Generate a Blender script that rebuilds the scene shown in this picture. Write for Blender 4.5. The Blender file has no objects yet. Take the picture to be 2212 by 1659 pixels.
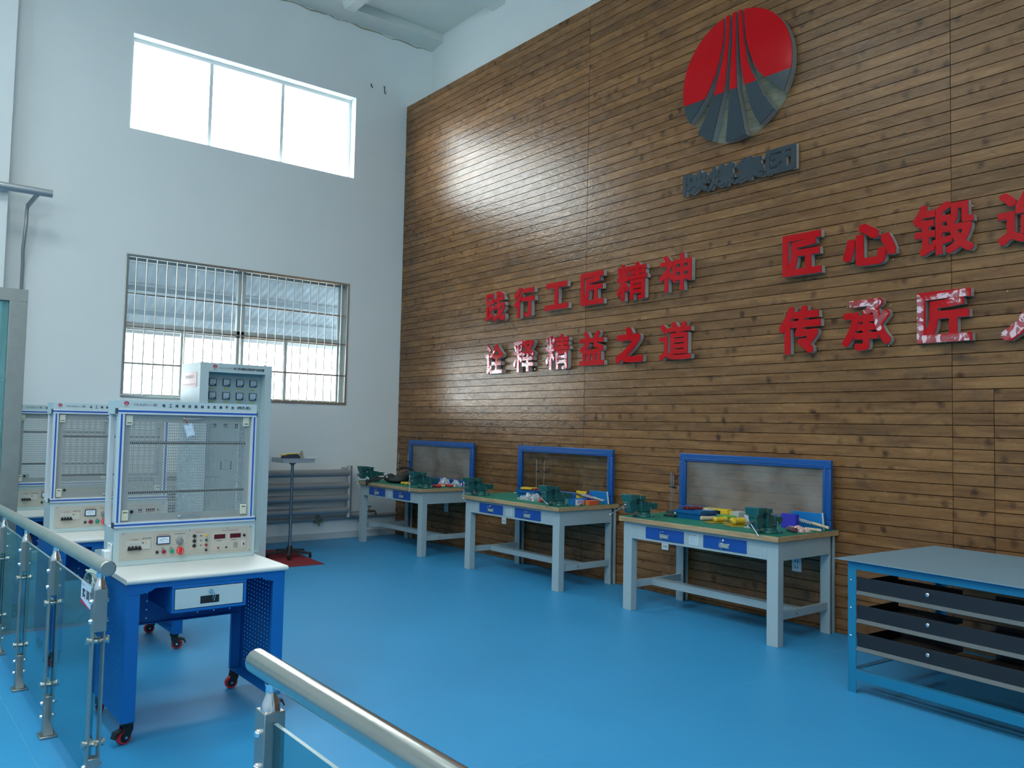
import bpy, bmesh, math, random
from mathutils import Vector, Matrix
R = math.radians
rnd = random.Random(7)
SC = bpy.context.scene
COL = SC.collection

# ------------------------------------------------------------------ camera
cam_d = bpy.data.cameras.new('camera')
cam = bpy.data.objects.new('camera', cam_d)
COL.objects.link(cam)
SC.camera = cam
cam_d.sensor_fit = 'HORIZONTAL'
cam_d.sensor_width = 36.0
cam_d.lens = 1782.05 * 36.0 / 2212.0
cam_d.clip_start = 0.05
cam_d.clip_end = 200
yaw, pitch, roll = R(38.56066), R(2.96519), R(1.23301)
fwd = Vector((math.sin(yaw) * math.cos(pitch), math.cos(yaw) * math.cos(pitch), math.sin(pitch)))
right = Vector((math.cos(yaw), -math.sin(yaw), 0))
up = right.cross(fwd)
r2 = right * math.cos(roll) + up * math.sin(roll)
u2 = up * math.cos(roll) - right * math.sin(roll)
M = Matrix(((r2.x, u2.x, -fwd.x), (r2.y, u2.y, -fwd.y), (r2.z, u2.z, -fwd.z)))
cam.matrix_world = Matrix.Translation((-6.1946, -10.4116, 1.58)) @ M.to_4x4()

# ------------------------------------------------------------------ world, light, exposure
SC.view_settings.view_transform = 'Standard'
SC.view_settings.look = 'None'
SC.view_settings.gamma = 1.0
SC.view_settings.use_curve_mapping = False
SC.view_settings.exposure = 1.12
world = bpy.data.worlds.new('sky')
SC.world = world
world.use_nodes = True
wb = world.node_tree.nodes['Background']
wb.inputs[0].default_value = (0.95, 0.99, 1.0, 1)
wb.inputs[1].default_value = 9.0
try:
    SC.cycles.use_denoising = True
    SC.cycles.max_bounces = 10
    SC.cycles.diffuse_bounces = 6
    SC.cycles.glossy_bounces = 5
    SC.cycles.transmission_bounces = 6
    SC.cycles.transparent_max_bounces = 24
    SC.cycles.sample_clamp_indirect = 6.0
    SC.cycles.caustics_reflective = False
    SC.cycles.caustics_refractive = False
except Exception:
    pass

def portal(cx, cy, cz, w, h, rot):
    l = bpy.data.lights.new('window_portal', 'AREA')
    l.shape = 'RECTANGLE'; l.size = w; l.size_y = h
    l.cycles.is_portal = True
    o = bpy.data.objects.new('window_portal', l)
    COL.objects.link(o)
    o.location = (cx, cy, cz); o.rotation_euler = rot
    return o
# light enters through the window openings (area lights used as sampling portals only)
LEFT_ADDED_WINS = [(-9.0, -11.0)]  # unseen side window, added and sized to light the hall
FRONT_ADDED_WINS = [(-9.8, -6.8)]  # unseen window behind the camera, added for its light
ADDED_SKYL = [(-6.3, -5.1), (-9.6, -8.4)]  # unseen skylights, added to bring light from above
ADDED_SKYY = [(-5.4, -3.1), (-8.8, -6.5), (-12.2, -9.9)]
for a, b in ADDED_SKYL:
    for c, d in ADDED_SKYY: portal((a + b) / 2, (c + d) / 2, 7.66, b - a, d - c, (0, 0, 0))
portal(-2.31, 0.30, 5.61, 2.97, 1.15, (R(-90), 0, 0))
portal(-2.30, 0.30, 2.68, 2.92, 1.70, (R(-90), 0, 0))
for a, b in LEFT_ADDED_WINS:
    portal(-11.2, (a + b) / 2, 5.50, a - b, 1.5, (R(90), 0, R(-90)))
for a, b in FRONT_ADDED_WINS:
    portal((a + b) / 2, -18.2, 5.50, b - a, 1.5, (R(90), 0, 0))

# ------------------------------------------------------------------ materials
MATS = {}
def mat(name, col, rough=0.5, metal=0.0, spec=0.5, var=0.0, vscale=8.0, bump=0.0, bscale=60.0, coat=0.0, stretch=None):
    if name in MATS: return MATS[name]
    m = bpy.data.materials.new(name); m.use_nodes = True
    nt = m.node_tree; b = nt.nodes['Principled BSDF']
    b.inputs['Base Color'].default_value = (*col, 1)
    b.inputs['Roughness'].default_value = rough
    b.inputs['Metallic'].default_value = metal
    b.inputs['Specular IOR Level'].default_value = spec
    b.inputs['Coat Weight'].default_value = coat
    tc = nt.nodes.new('ShaderNodeTexCoord'); src = tc.outputs['Object']
    if stretch:
        mp = nt.nodes.new('ShaderNodeMapping'); mp.inputs['Scale'].default_value = stretch
        nt.links.new(src, mp.inputs['Vector']); src = mp.outputs['Vector']
    n = nt.nodes.new('ShaderNodeTexNoise'); n.inputs['Scale'].default_value = vscale; n.inputs['Detail'].default_value = 4
    nt.links.new(src, n.inputs['Vector'])
    v = max(var, 0.015)
    mr = nt.nodes.new('ShaderNodeMapRange')
    mr.inputs['To Min'].default_value = 1 - v; mr.inputs['To Max'].default_value = 1 + v
    nt.links.new(n.outputs['Fac'], mr.inputs['Value'])
    hs = nt.nodes.new('ShaderNodeHueSaturation'); hs.inputs['Color'].default_value = (*col, 1)
    nt.links.new(mr.outputs['Result'], hs.inputs['Value'])
    nt.links.new(hs.outputs['Color'], b.inputs['Base Color'])
    if bump:
        n2 = nt.nodes.new('ShaderNodeTexNoise'); n2.inputs['Scale'].default_value = bscale
        nt.links.new(src, n2.inputs['Vector'])
        bp = nt.nodes.new('ShaderNodeBump'); bp.inputs['Strength'].default_value = bump; bp.inputs['Distance'].default_value = 0.01
        nt.links.new(n2.outputs['Fac'], bp.inputs['Height']); nt.links.new(bp.outputs['Normal'], b.inputs['Normal'])
    MATS[name] = m
    return m

def glass(name, tint, refl=0.08, haze=0.0, hazecol=(0.8, 0.8, 0.8), rough=0.02, hscale=3.0, patchy=False):
    if name in MATS: return MATS[name]
    m = bpy.data.materials.new(name); m.use_nodes = True
    nt = m.node_tree
    for n in list(nt.nodes): nt.nodes.remove(n)
    out = nt.nodes.new('ShaderNodeOutputMaterial')
    t = nt.nodes.new('ShaderNodeBsdfTransparent'); t.inputs[0].default_value = (*tint, 1)
    g = nt.nodes.new('ShaderNodeBsdfGlossy'); g.inputs['Roughness'].default_value = rough; g.inputs['Color'].default_value = (0.9, 0.95, 0.95, 1)
    fr = nt.nodes.new('ShaderNodeFresnel'); fr.inputs['IOR'].default_value = 1.45 if refl < 0.2 else 1.7
    mx = nt.nodes.new('ShaderNodeMixShader')
    geo = nt.nodes.new('ShaderNodeNewGeometry'); inv = nt.nodes.new('ShaderNodeMath'); inv.operation = 'SUBTRACT'; inv.inputs[0].default_value = 1.0
    nt.links.new(geo.outputs['Backfacing'], inv.inputs[1])
    fm = nt.nodes.new('ShaderNodeMath'); fm.operation = 'MULTIPLY'; nt.links.new(fr.outputs[0], fm.inputs[0]); nt.links.new(inv.outputs[0], fm.inputs[1])
    nt.links.new(fm.outputs[0], mx.inputs[0]); nt.links.new(t.outputs[0], mx.inputs[1]); nt.links.new(g.outputs[0], mx.inputs[2])
    last = mx.outputs[0]
    if haze > 0:
        d = nt.nodes.new('ShaderNodeBsdfDiffuse'); d.inputs[0].default_value = (*hazecol, 1)
        tc = nt.nodes.new('ShaderNodeTexCoord')
        n = nt.nodes.new('ShaderNodeTexNoise'); n.inputs['Scale'].default_value = hscale; n.inputs['Detail'].default_value = 6
        nt.links.new(tc.outputs['Object'], n.inputs['Vector'])
        mr = nt.nodes.new('ShaderNodeMapRange'); mr.inputs['From Min'].default_value = 0.3; mr.inputs['From Max'].default_value = 0.7
        mr.inputs['To Min'].default_value = haze * 0.4; mr.inputs['To Max'].default_value = haze * 1.5
        if patchy: mr.inputs['From Min'].default_value = 0.50; mr.inputs['From Max'].default_value = 0.56; mr.inputs['To Min'].default_value = 0.0; n.inputs['Distortion'].default_value = 1.5
        nt.links.new(n.outputs['Fac'], mr.inputs['Value'])
        m2 = nt.nodes.new('ShaderNodeMixShader')
        nt.links.new(mr.outputs[0], m2.inputs[0]); nt.links.new(last, m2.inputs[1]); nt.links.new(d.outputs[0], m2.inputs[2])
        last = m2.outputs[0]
    nt.links.new(last, out.inputs[0])
    MATS[name] = m
    return m

WHITE_WALL = mat('white_plaster', (0.80, 0.83, 0.82), 0.85, var=0.04, vscale=1.5, bump=0.05, bscale=30)
CEIL = mat('ceiling_paint', (0.66, 0.69, 0.65), 0.9, var=0.05, vscale=2)
BENCH_GREY = mat('bench_grey_enamel', (0.36, 0.45, 0.47), 0.38, var=0.02, vscale=30)
BLUE = mat('blue_enamel', (0.006, 0.070, 0.33), 0.42, var=0.03)
FRAME_BLUE = mat('board_frame_blue', (0.006, 0.078, 0.29), 0.33, var=0.03)
DESK_BLUE = mat('desk_blue_enamel', (0.001, 0.130, 0.43), 0.45, var=0.03, bump=0.04, bscale=250)
DESK_PALE = mat('desk_pale_enamel', (0.48, 0.60, 0.62), 0.42, var=0.015)
DESK_TOP = mat('desk_laminate', (0.62, 0.64, 0.62), 0.33, var=0.06, vscale=260)
ALU = mat('anodised_aluminium', (0.78, 0.83, 0.86), 0.30, metal=0.35, var=0.02)
STRIPE = mat('blue_stripe', (0.015, 0.10, 0.42), 0.4)
MESH_STEEL = mat('mesh_board_steel', (0.38, 0.40, 0.38), 0.42, metal=0.35, var=0.05)
PANEL_BEIGE = mat('control_panel_beige', (0.50, 0.48, 0.42), 0.45, var=0.03)
CREAM = mat('cream_plastic', (0.66, 0.66, 0.52), 0.45)
BLACK = mat('black_plastic', (0.012, 0.013, 0.015), 0.4)
DARK = mat('dark_rubber', (0.02, 0.02, 0.022), 0.7)
CHROME = mat('chrome', (0.75, 0.76, 0.78), 0.12, metal=1.0)
STEEL = mat('brushed_stainless', (0.50, 0.51, 0.47), 0.24, metal=1.0, var=0.07, vscale=4, bump=0.03, bscale=40)
RAIL_DULL = mat('worn_rail_steel', (0.50, 0.50, 0.46), 0.38, metal=0.75, var=0.10, vscale=14)
STEEL_DULL = mat('dull_stainless', (0.34, 0.36, 0.34), 0.42, metal=0.9, var=0.12, vscale=12)
SILVER = mat('silver_paint', (0.42, 0.44, 0.45), 0.38, metal=0.6, var=0.06, vscale=10)
BRASS = mat('tarnished_brass', (0.30, 0.26, 0.17), 0.4, metal=0.8, var=0.1)
RED = mat('red_plastic', (0.55, 0.02, 0.02), 0.35)
LETTER_RED = mat('red_acrylic', (0.46, 0.003, 0.006), 0.10, spec=0.25)
LETTER_SIDE = mat('letter_return_metal', (0.62, 0.62, 0.60), 0.35, metal=0.5, var=0.1)
LOGO_GREY = mat('dark_grey_acrylic', (0.035, 0.048, 0.055), 0.18)
GREEN_B = mat('green_button', (0.01, 0.30, 0.14), 0.35)
YELLOW = mat('yellow_plastic', (0.70, 0.48, 0.03), 0.4, var=0.05)
WHITE_P = mat('white_plastic', (0.75, 0.79, 0.80), 0.4)
PAPER = mat('white_paper', (0.74, 0.79, 0.82), 0.8)
INK = mat('dark_ink', (0.03, 0.035, 0.05), 0.7)
RED_INK = mat('red_ink', (0.45, 0.10, 0.09), 0.7)
GREY_INK = mat('faded_ink', (0.25, 0.22, 0.25), 0.7)
MAGENTA = mat('magenta_print', (0.42, 0.02, 0.08), 0.6)
VISE = mat('vise_green_enamel', (0.012, 0.105, 0.098), 0.30, var=0.12, vscale=25, bump=0.15, bscale=40, coat=0.3)
VISE_D = mat('vise_dark', (0.015, 0.03, 0.03), 0.5)
MAT_GREEN = mat('green_bench_mat', (0.012, 0.20, 0.135), 0.55, var=0.05, vscale=40)
TEAL_TABLE = mat('table_blue_enamel', (0.012, 0.18, 0.33), 0.35, var=0.04)
TRAY_BLACK = mat('charcoal_steel', (0.012, 0.015, 0.020), 0.45, var=0.1)
TRAY_LIP = mat('grey_lip', (0.085, 0.105, 0.11), 0.4)
WHEEL_RED = mat('wheel_red', (0.55, 0.02, 0.03), 0.45)
CABLE = mat('grey_cable', (0.42, 0.52, 0.50), 0.5)
PANEL_GLASS = glass('rail_glass', (0.50, 0.74, 0.76), 0.1)
PART_GLASS = glass('partition_glass', (0.45, 0.72, 0.72), 0.1, haze=0.25, hazecol=(0.35, 0.6, 0.6))
CLEAR = glass('window_glass', (0.93, 0.96, 0.96))
DIRTY = glass('window_glass_dusty', (0.80, 0.88, 0.92), haze=0.18, hazecol=(0.6, 0.68, 0.72), hscale=6)
ACRYLIC = glass('dusty_acrylic', (0.88, 0.88, 0.88), haze=0.17, hazecol=(0.55, 0.53, 0.50), rough=0.15, hscale=4)
ACRYLIC_DISC = glass('clear_disc', (0.88, 0.93, 0.86), haze=0.14, hazecol=(0.5, 0.55, 0.48))
POLY = glass('clear_polythene', (0.9, 0.92, 0.94), 0.3, haze=0.35, hazecol=(0.75, 0.78, 0.82), rough=0.08, hscale=40)
FILM = glass('protective_film', (0.95, 0.8, 0.82), 0.3, haze=0.40, hazecol=(0.95, 0.72, 0.76), rough=0.05, hscale=13, patchy=True)

def wood_mat(name, c1, c2, scale=(1.2, 1.2, 14), rough=0.45):
    m = bpy.data.materials.new(name); m.use_nodes = True
    nt = m.node_tree; b = nt.nodes['Principled BSDF']
    tc = nt.nodes.new('ShaderNodeTexCoord'); mp = nt.nodes.new('ShaderNodeMapping'); mp.inputs['Scale'].default_value = scale
    nt.links.new(tc.outputs['Object'], mp.inputs['Vector'])
    n = nt.nodes.new('ShaderNodeTexNoise'); n.inputs['Scale'].default_value = 3; n.inputs['Detail'].default_value = 8; n.inputs['Distortion'].default_value = 0.6
    nt.links.new(mp.outputs['Vector'], n.inputs['Vector'])
    cr = nt.nodes.new('ShaderNodeValToRGB')
    cr.color_ramp.elements[0].color = (*c1, 1); cr.color_ramp.elements[0].position = 0.3
    cr.color_ramp.elements[1].color = (*c2, 1); cr.color_ramp.elements[1].position = 0.7
    nt.links.new(n.outputs['Fac'], cr.inputs['Fac']); nt.links.new(cr.outputs['Color'], b.inputs['Base Color'])
    b.inputs['Roughness'].default_value = rough
    MATS[name] = m
    return m
TOP_WOOD = wood_mat('bench_top_pine', (0.34, 0.21, 0.10), (0.52, 0.36, 0.20), (6, 2.0, 30))
HANDLE_WOOD = wood_mat('handle_wood', (0.46, 0.36, 0.22), (0.60, 0.50, 0.34), (8, 8, 8))

def plank_mat():
    m = bpy.data.materials.new('stained_pine_planks'); m.use_nodes = True
    nt = m.node_tree; N = nt.nodes; L = nt.links; b = N['Principled BSDF']
    tc = N.new('ShaderNodeTexCoord'); at = N.new('ShaderNodeAttribute'); at.attribute_name = 'board'
    # shift each board's pattern along its length
    cmb = N.new('ShaderNodeCombineXYZ')
    mul = N.new('ShaderNodeMath'); mul.operation = 'MULTIPLY'; mul.inputs[1].default_value = 37.0
    L.new(at.outputs['Fac'], mul.inputs[0]); L.new(mul.outputs[0], cmb.inputs['Y']); L.new(mul.outputs[0], cmb.inputs['X'])
    add = N.new('ShaderNodeVectorMath'); add.operation = 'ADD'
    L.new(tc.outputs['Object'], add.inputs[0]); L.new(cmb.outputs[0], add.inputs[1])
    def noise(scale3, scale, detail=4, dist=0.0, src=add.outputs[0]):
        mp = N.new('ShaderNodeMapping'); mp.inputs['Scale'].default_value = scale3
        L.new(src, mp.inputs['Vector'])
        n = N.new('ShaderNodeTexNoise'); n.inputs['Scale'].default_value = scale; n.inputs['Detail'].default_value = detail; n.inputs['Distortion'].default_value = dist
        L.new(mp.outputs['Vector'], n.inputs['Vector'])
        return n.outputs['Fac']
    grain = noise((1, 0.8, 9), 2.2, 7, 0.5)
    cr = N.new('ShaderNodeValToRGB'); e = cr.color_ramp.elements
    e[0].position = 0.15; e[0].color = (0.100, 0.039, 0.013, 1)
    e[1].position = 0.80; e[1].color = (0.285, 0.142, 0.054, 1)
    L.new(grain, cr.inputs['Fac'])
    # per-board tone
    mr = N.new('ShaderNodeMapRange'); mr.inputs['To Min'].default_value = 0.80; mr.inputs['To Max'].default_value = 1.15
    L.new(at.outputs['Fac'], mr.inputs['Value'])
    hs = N.new('ShaderNodeHueSaturation'); L.new(cr.outputs['Color'], hs.inputs['Color']); L.new(mr.outputs[0], hs.inputs['Value'])
    # grey-blue weathered blotches
    bl = noise((1, 1.0, 2.4), 2.1, 5, 1.2)
    r1 = N.new('ShaderNodeMapRange'); r1.inputs['From Min'].default_value = 0.56; r1.inputs['From Max'].default_value = 0.72; r1.inputs['To Max'].default_value = 0.62
    L.new(bl, r1.inputs['Value'])
    mx = N.new('ShaderNodeMix'); mx.data_type = 'RGBA'
    L.new(r1.outputs[0], mx.inputs[0]); L.new(hs.outputs['Color'], mx.inputs[6]); mx.inputs[7].default_value = (0.085, 0.052, 0.030, 1)
    # knots
    mpk = N.new('ShaderNodeMapping'); mpk.inputs['Scale'].default_value = (1, 9.0, 7.5)
    L.new(add.outputs[0], mpk.inputs['Vector'])
    vo = N.new('ShaderNodeTexVoronoi'); vo.inputs['Scale'].default_value = 1.0; vo.inputs['Randomness'].default_value = 1.0
    dn = noise((1, 26, 30), 1.0, 3, 0)
    dm = N.new('ShaderNodeMath'); dm.operation = 'MULTIPLY_ADD'; dm.inputs[1].default_value = 0.40; L.new(dn, dm.inputs[0])
    L.new(mpk.outputs['Vector'], vo.inputs['Vector']); L.new(vo.outputs['Distance'], dm.inputs[2])
    r2_ = N.new('ShaderNodeMapRange'); r2_.inputs['From Min'].default_value = 0.28; r2_.inputs['From Max'].default_value = 0.56
    r2_.inputs['To Min'].default_value = 0.92; r2_.inputs['To Max'].default_value = 0.0
    L.new(dm.outputs[0], r2_.inputs['Value'])
    sp = N.new('ShaderNodeSeparateColor'); L.new(vo.outputs['Color'], sp.inputs[0])
    gt = N.new('ShaderNodeMath'); gt.operation = 'GREATER_THAN'; gt.inputs[1].default_value = 0.45; L.new(sp.outputs[0], gt.inputs[0])
    km = N.new('ShaderNodeMath'); km.operation = 'MULTIPLY'; L.new(gt.outputs[0], km.inputs[0]); ks = N.new('ShaderNodeMath'); ks.operation = 'MULTIPLY'; L.new(r2_.outputs[0], ks.inputs[0]); kg = N.new('ShaderNodeMapRange'); kg.inputs['To Min'].default_value = 0.35; kg.inputs['To Max'].default_value = 1.0; L.new(sp.outputs[1], kg.inputs['Value']); L.new(kg.outputs[0], ks.inputs[1]); L.new(ks.outputs[0], km.inputs[1])
    mk = N.new('ShaderNodeMix'); mk.data_type = 'RGBA'
    L.new(km.outputs[0], mk.inputs[0]); L.new(mx.outputs[2], mk.inputs[6]); mk.inputs[7].default_value = (0.028, 0.010, 0.004, 1)
    L.new(mk.outputs[2], b.inputs['Base Color'])
    b.inputs['Roughness'].default_value = 0.36
    rr = N.new('ShaderNodeMapRange'); rr.inputs['To Min'].default_value = 0.12; rr.inputs['To Max'].default_value = 0.40
    L.new(noise((1, 2, 5), 3.0, 3), rr.inputs['Value']); L.new(rr.outputs[0], b.inputs['Roughness'])
    b.inputs['Specular IOR Level'].default_value = 0.34
    # varnish ripple
    bp = N.new('ShaderNodeBump'); bp.inputs['Strength'].default_value = 0.42; bp.inputs['Distance'].default_value = 0.006
    L.new(noise((1, 5, 11), 3.0, 3, 1.0), bp.inputs['Height']); L.new(bp.outputs['Normal'], b.inputs['Normal'])
    return m
PLANKS = plank_mat()

def floor_mat():
    m = bpy.data.materials.new('blue_vinyl_floor'); m.use_nodes = True
    nt = m.node_tree; N = nt.nodes; L = nt.links; b = N['Principled BSDF']
    tc = N.new('ShaderNodeTexCoord')
    n = N.new('ShaderNodeTexNoise'); n.inputs['Scale'].default_value = 320; n.inputs['Detail'].default_value = 3; L.new(tc.outputs['Object'], n.inputs['Vector'])
    n2 = N.new('ShaderNodeTexNoise'); n2.inputs['Scale'].default_value = 1.1; n2.inputs['Detail'].default_value = 5; L.new(tc.outputs['Object'], n2.inputs['Vector'])
    cr = N.new('ShaderNodeValToRGB'); e = cr.color_ramp.elements
    e[0].position = 0.3; e[0].color = (0.024, 0.245, 0.500, 1); e[1].position = 0.7; e[1].color = (0.042, 0.325, 0.620, 1)
    L.new(n.outputs['Fac'], cr.inputs['Fac'])
    mr = N.new('ShaderNodeMapRange'); mr.inputs['To Min'].default_value = 0.90; mr.inputs['To Max'].default_value = 1.10; L.new(n2.outputs['Fac'], mr.inputs['Value'])
    hs = N.new('ShaderNodeHueSaturation'); L.new(cr.outputs['Color'], hs.inputs['Color']); L.new(mr.outputs[0], hs.inputs['Value'])
    L.new(hs.outputs['Color'], b.inputs['Base Color'])
    r = N.new('ShaderNodeMapRange'); r.inputs['To Min'].default_value = 0.36; r.inputs['To Max'].default_value = 0.50; L.new(n2.outputs['Fac'], r.inputs['Value'])
    L.new(r.outputs[0], b.inputs['Roughness'])
    bp = N.new('ShaderNodeBump'); bp.inputs['Strength'].default_value = 0.12; bp.inputs['Distance'].default_value = 0.002
    L.new(n.outputs['Fac'], bp.inputs['Height']); L.new(bp.outputs['Normal'], b.inputs['Normal'])
    return m
FLOOR = floor_mat()

# ------------------------------------------------------------------ mesh helpers
class MB:
    def __init__(s): s.v = []; s.f = []; s.m = []
    def add(s, vs, fs, m=0):
        o = len(s.v); s.v += [tuple(v) for v in vs]; s.f += [tuple(i + o for i in f) for f in fs]; s.m += [m] * len(fs); return s
    def box(s, x0, x1, y0, y1, z0, z1, m=0):
        vs = [(x0, y0, z0), (x1, y0, z0), (x1, y1, z0), (x0, y1, z0), (x0, y0, z1), (x1, y0, z1), (x1, y1, z1), (x0, y1, z1)]
        return s.add(vs, [(3, 2, 1, 0), (4, 5, 6, 7), (0, 1, 5, 4), (1, 2, 6, 5), (2, 3, 7, 6), (3, 0, 4, 7)], m)
    def hexa(s, vs, m=0):
        return s.add(vs, [(3, 2, 1, 0), (4, 5, 6, 7), (0, 1, 5, 4), (1, 2, 6, 5), (2, 3, 7, 6), (3, 0, 4, 7)], m)
    def cyl(s, p0, p1, r, r1=None, n=16, m=0, caps=True):
        p0 = Vector(p0); p1 = Vector(p1); r1 = r if r1 is None else r1
        d = (p1 - p0).normalized(); a = d.orthogonal().normalized(); b = d.cross(a)
        vs = []
        for (p, rr) in ((p0, r), (p1, r1)):
            for i in range(n):
                t = 2 * math.pi * i / n; vs.append(p + a * math.cos(t) * rr + b * math.sin(t) * rr)
        fs = [(i, (i + 1) % n, n + (i + 1) % n, n + i) for i in range(n)]
        if caps: fs += [tuple(reversed(range(n))), tuple(range(n, 2 * n))]
        return s.add(vs, fs, m)
    def lathe(s, prof, o=(0, 0, 0), ax='z', n=20, m=0):
        vs = []
        for (r, h) in prof:
            for i in range(n):
                t = 2 * math.pi * i / n; c, q = r * math.cos(t), r * math.sin(t)
                p = {'z': (c, q, h), 'x': (h, c, q), 'y': (q, h, c)}[ax]
                vs.append((p[0] + o[0], p[1] + o[1], p[2] + o[2]))
        fs = []
        for k in range(len(prof) - 1):
            for i in range(n):
                j = (i + 1) % n
                fs.append((k * n + i, k * n + j, (k + 1) * n + j, (k + 1) * n + i))
        fs += [tuple(reversed(range(n))), tuple(range((len(prof) - 1) * n, len(prof) * n))]
        return s.add(vs, fs, m)
    def tube(s, pts, r, n=8, m=0):
        pts = [Vector(p) for p in pts]; vs = []; prev = None
        for i, p in enumerate(pts):
            d = (pts[min(i + 1, len(pts) - 1)] - pts[max(i - 1, 0)]).normalized()
            a = d.orthogonal().normalized() if prev is None else (prev - d * prev.dot(d)).normalized()
            prev = a; b = d.cross(a)
            for k in range(n):
                t = 2 * math.pi * k / n; vs.append(p + a * math.cos(t) * r + b * math.sin(t) * r)
        fs = []
        for i in range(len(pts) - 1):
            for k in range(n):
                j = (k + 1) % n; fs.append((i * n + k, i * n + j, (i + 1) * n + j, (i + 1) * n + k))
        fs += [tuple(reversed(range(n))), tuple(range((len(pts) - 1) * n, len(pts) * n))]
        return s.add(vs, fs, m)
    def sph(s, c, r, m=0, n=12, sz=1.0):
        prof = []
        for i in range(1, n // 2 + 1):
            t = math.pi * i / (n // 2 + 1); prof.append((r * math.sin(t), -r * sz * math.cos(t)))
        return s.lathe(prof, c, 'z', n, m)
    def prism(s, poly, ax, a0, a1, m=0, mside=None):
        """poly: 2D points; ax: extrusion axis ('x': (y,z), 'y': (x,z), 'z': (x,y))"""
        def P(u, v, a): return {'x': (a, u, v), 'y': (u, a, v), 'z': (u, v, a)}[ax]
        n = len(poly); vs = [P(u, v, a0) for u, v in poly] + [P(u, v, a1) for u, v in poly]
        s.add(vs, [tuple(range(n)), tuple(range(n, 2 * n))], m)
        o = len(s.v) - 2 * n
        for i in range(n):
            j = (i + 1) % n; s.f.append((o + i, o + j, o + n + j, o + n + i)); s.m.append(m if mside is None else mside)
        return s
    def build(s, name, mats, parent=None, loc=None, rot=None, bevel=0, seg=2, smooth=True, ang=35, sub=0, fix=True):
        me = bpy.data.meshes.new(name)
        me.from_pydata(s.v, [], s.f)
        for mm in (mats if isinstance(mats, (list, tuple)) else [mats]): me.materials.append(mm)
        me.polygons.foreach_set('material_index', s.m)
        if fix:
            bm = bmesh.new(); bm.from_mesh(me); bmesh.ops.recalc_face_normals(bm, faces=bm.faces); bm.to_mesh(me); bm.free()
        if smooth:
            me.polygons.foreach_set('use_smooth', [True] * len(me.polygons))
            me.set_sharp_from_angle(angle=R(ang))
        o = bpy.data.objects.new(name, me); COL.objects.link(o)
        if parent: o.parent = parent
        if loc: o.location = loc
        if rot: o.rotation_euler = rot
        if bevel:
            b = o.modifiers.new('bevel', 'BEVEL'); b.width = bevel; b.segments = seg; b.limit_method = 'ANGLE'; b.angle_limit = R(40)
            b.harden_normals = False
        if sub:
            q = o.modifiers.new('sub', 'SUBSURF'); q.levels = sub; q.render_levels = sub
        return o

def tag(o, label=None, cat=None, group=None, kind=None):
    if label: o['label'] = label
    if cat: o['category'] = cat
    if group: o['group'] = group
    if kind: o['kind'] = kind
    return o
def thing(name, label, cat, loc=(0, 0, 0), rz=0, group=None):
    o = bpy.data.objects.new(name, None); COL.objects.link(o)
    o.empty_display_size = 0.05
    o.location = loc; o.rotation_euler = (0, 0, rz)
    return tag(o, label, cat, group)
def copy_tree(o, parent=None, top=True):
    kids = [c for c in ALLK(o)]
    c = o.copy(); COL.objects.link(c)
    if parent is not None: c.parent = parent
    for k in kids: copy_tree(k, c, False)
    return c
def ALLK(o): return [c for c in bpy.data.objects if c.parent is o]
def struct(mb, name, m, **k):
    return tag(mb.build(name, m, **k), kind='structure')

def text_mesh(body, size=1.0):
    """flat glyph mesh data (verts, faces) in the xy plane, from Blender's built-in font"""
    cu = bpy.data.curves.new('lettering', 'FONT'); cu.body = body; cu.size = size; cu.resolution_u = 4
    o = bpy.data.objects.new('lettering', cu); COL.objects.link(o)
    dg = bpy.context.evaluated_depsgraph_get(); dg.update()
    me = o.evaluated_get(dg).to_mesh()
    vs = [tuple(v.co) for v in me.vertices]; fs = [tuple(p.vertices) for p in me.polygons]
    o.evaluated_get(dg).to_mesh_clear()
    bpy.data.objects.remove(o); bpy.data.curves.remove(cu)
    return vs, fs
def fit(vs, w, h):
    x0 = min(v[0] for v in vs); x1 = max(v[0] for v in vs); y0 = min(v[1] for v in vs); y1 = max(v[1] for v in vs)
    sx = w / max(x1 - x0, 1e-6); sy = h / max(y1 - y0, 1e-6)
    return [((v[0] - x0) * sx - w / 2, (v[1] - y0) * sy - h / 2) for v in vs]
def text_on(mb, body, w, h, origin, ux, uz, m=0, lift=0.0006, bold=0.0):
    """flat print, centred on origin; ux: direction of writing, uz: up"""
    vs, fs = text_mesh(body); p = fit(vs, w, h); ux = Vector(ux); uz = Vector(uz); n = ux.cross(uz)
    offs = [(0, 0)] if not bold else [(0, 0), (bold, 0), (-bold, 0), (0, bold), (0, -bold)]
    for i, (a, b) in enumerate(offs):
        mb.add([Vector(origin) + ux * (u + a) + uz * (v + b) + n * (lift + 0.00008 * i) for u, v in p], fs, m)
    return mb

# ------------------------------------------------------------------ room shell
def wall_with_holes(mb, u0, u1, z0, z1, holes, put):
    """holes: (a,b,c,d) in u,z; put(u0,u1,z0,z1) adds a box"""
    us = sorted({u0, u1, *[h[0] for h in holes], *[h[1] for h in holes]})
    zs = sorted({z0, z1, *[h[2] for h in holes], *[h[3] for h in holes]})
    for i in range(len(us) - 1):
        run = None
        for k in range(len(zs) - 1):
            cu, cz = (us[i] + us[i + 1]) / 2, (zs[k] + zs[k + 1]) / 2
            solid = not any(h[0] < cu < h[1] and h[2] < cz < h[3] for h in holes)
            if solid:
                run = (run[0], zs[k + 1]) if run else (zs[k], zs[k + 1])
            if run and (not solid or k == len(zs) - 2):
                put(us[i], us[i + 1], run[0], run[1]); run = None
ZC = 7.42
W_UP = (-3.79, -0.832, 5.035, 6.19)
W_LO = (-3.76, -0.845, 1.83, 3.53)
mb = MB(); wall_with_holes(mb, -11.2, 0.63, 0, ZC, [W_UP, W_LO], lambda a, b, c, d: mb.box(a, b, 0, 0.26, c, d))
struct(mb, 'wall_back', WHITE_WALL, smooth=False)
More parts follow.
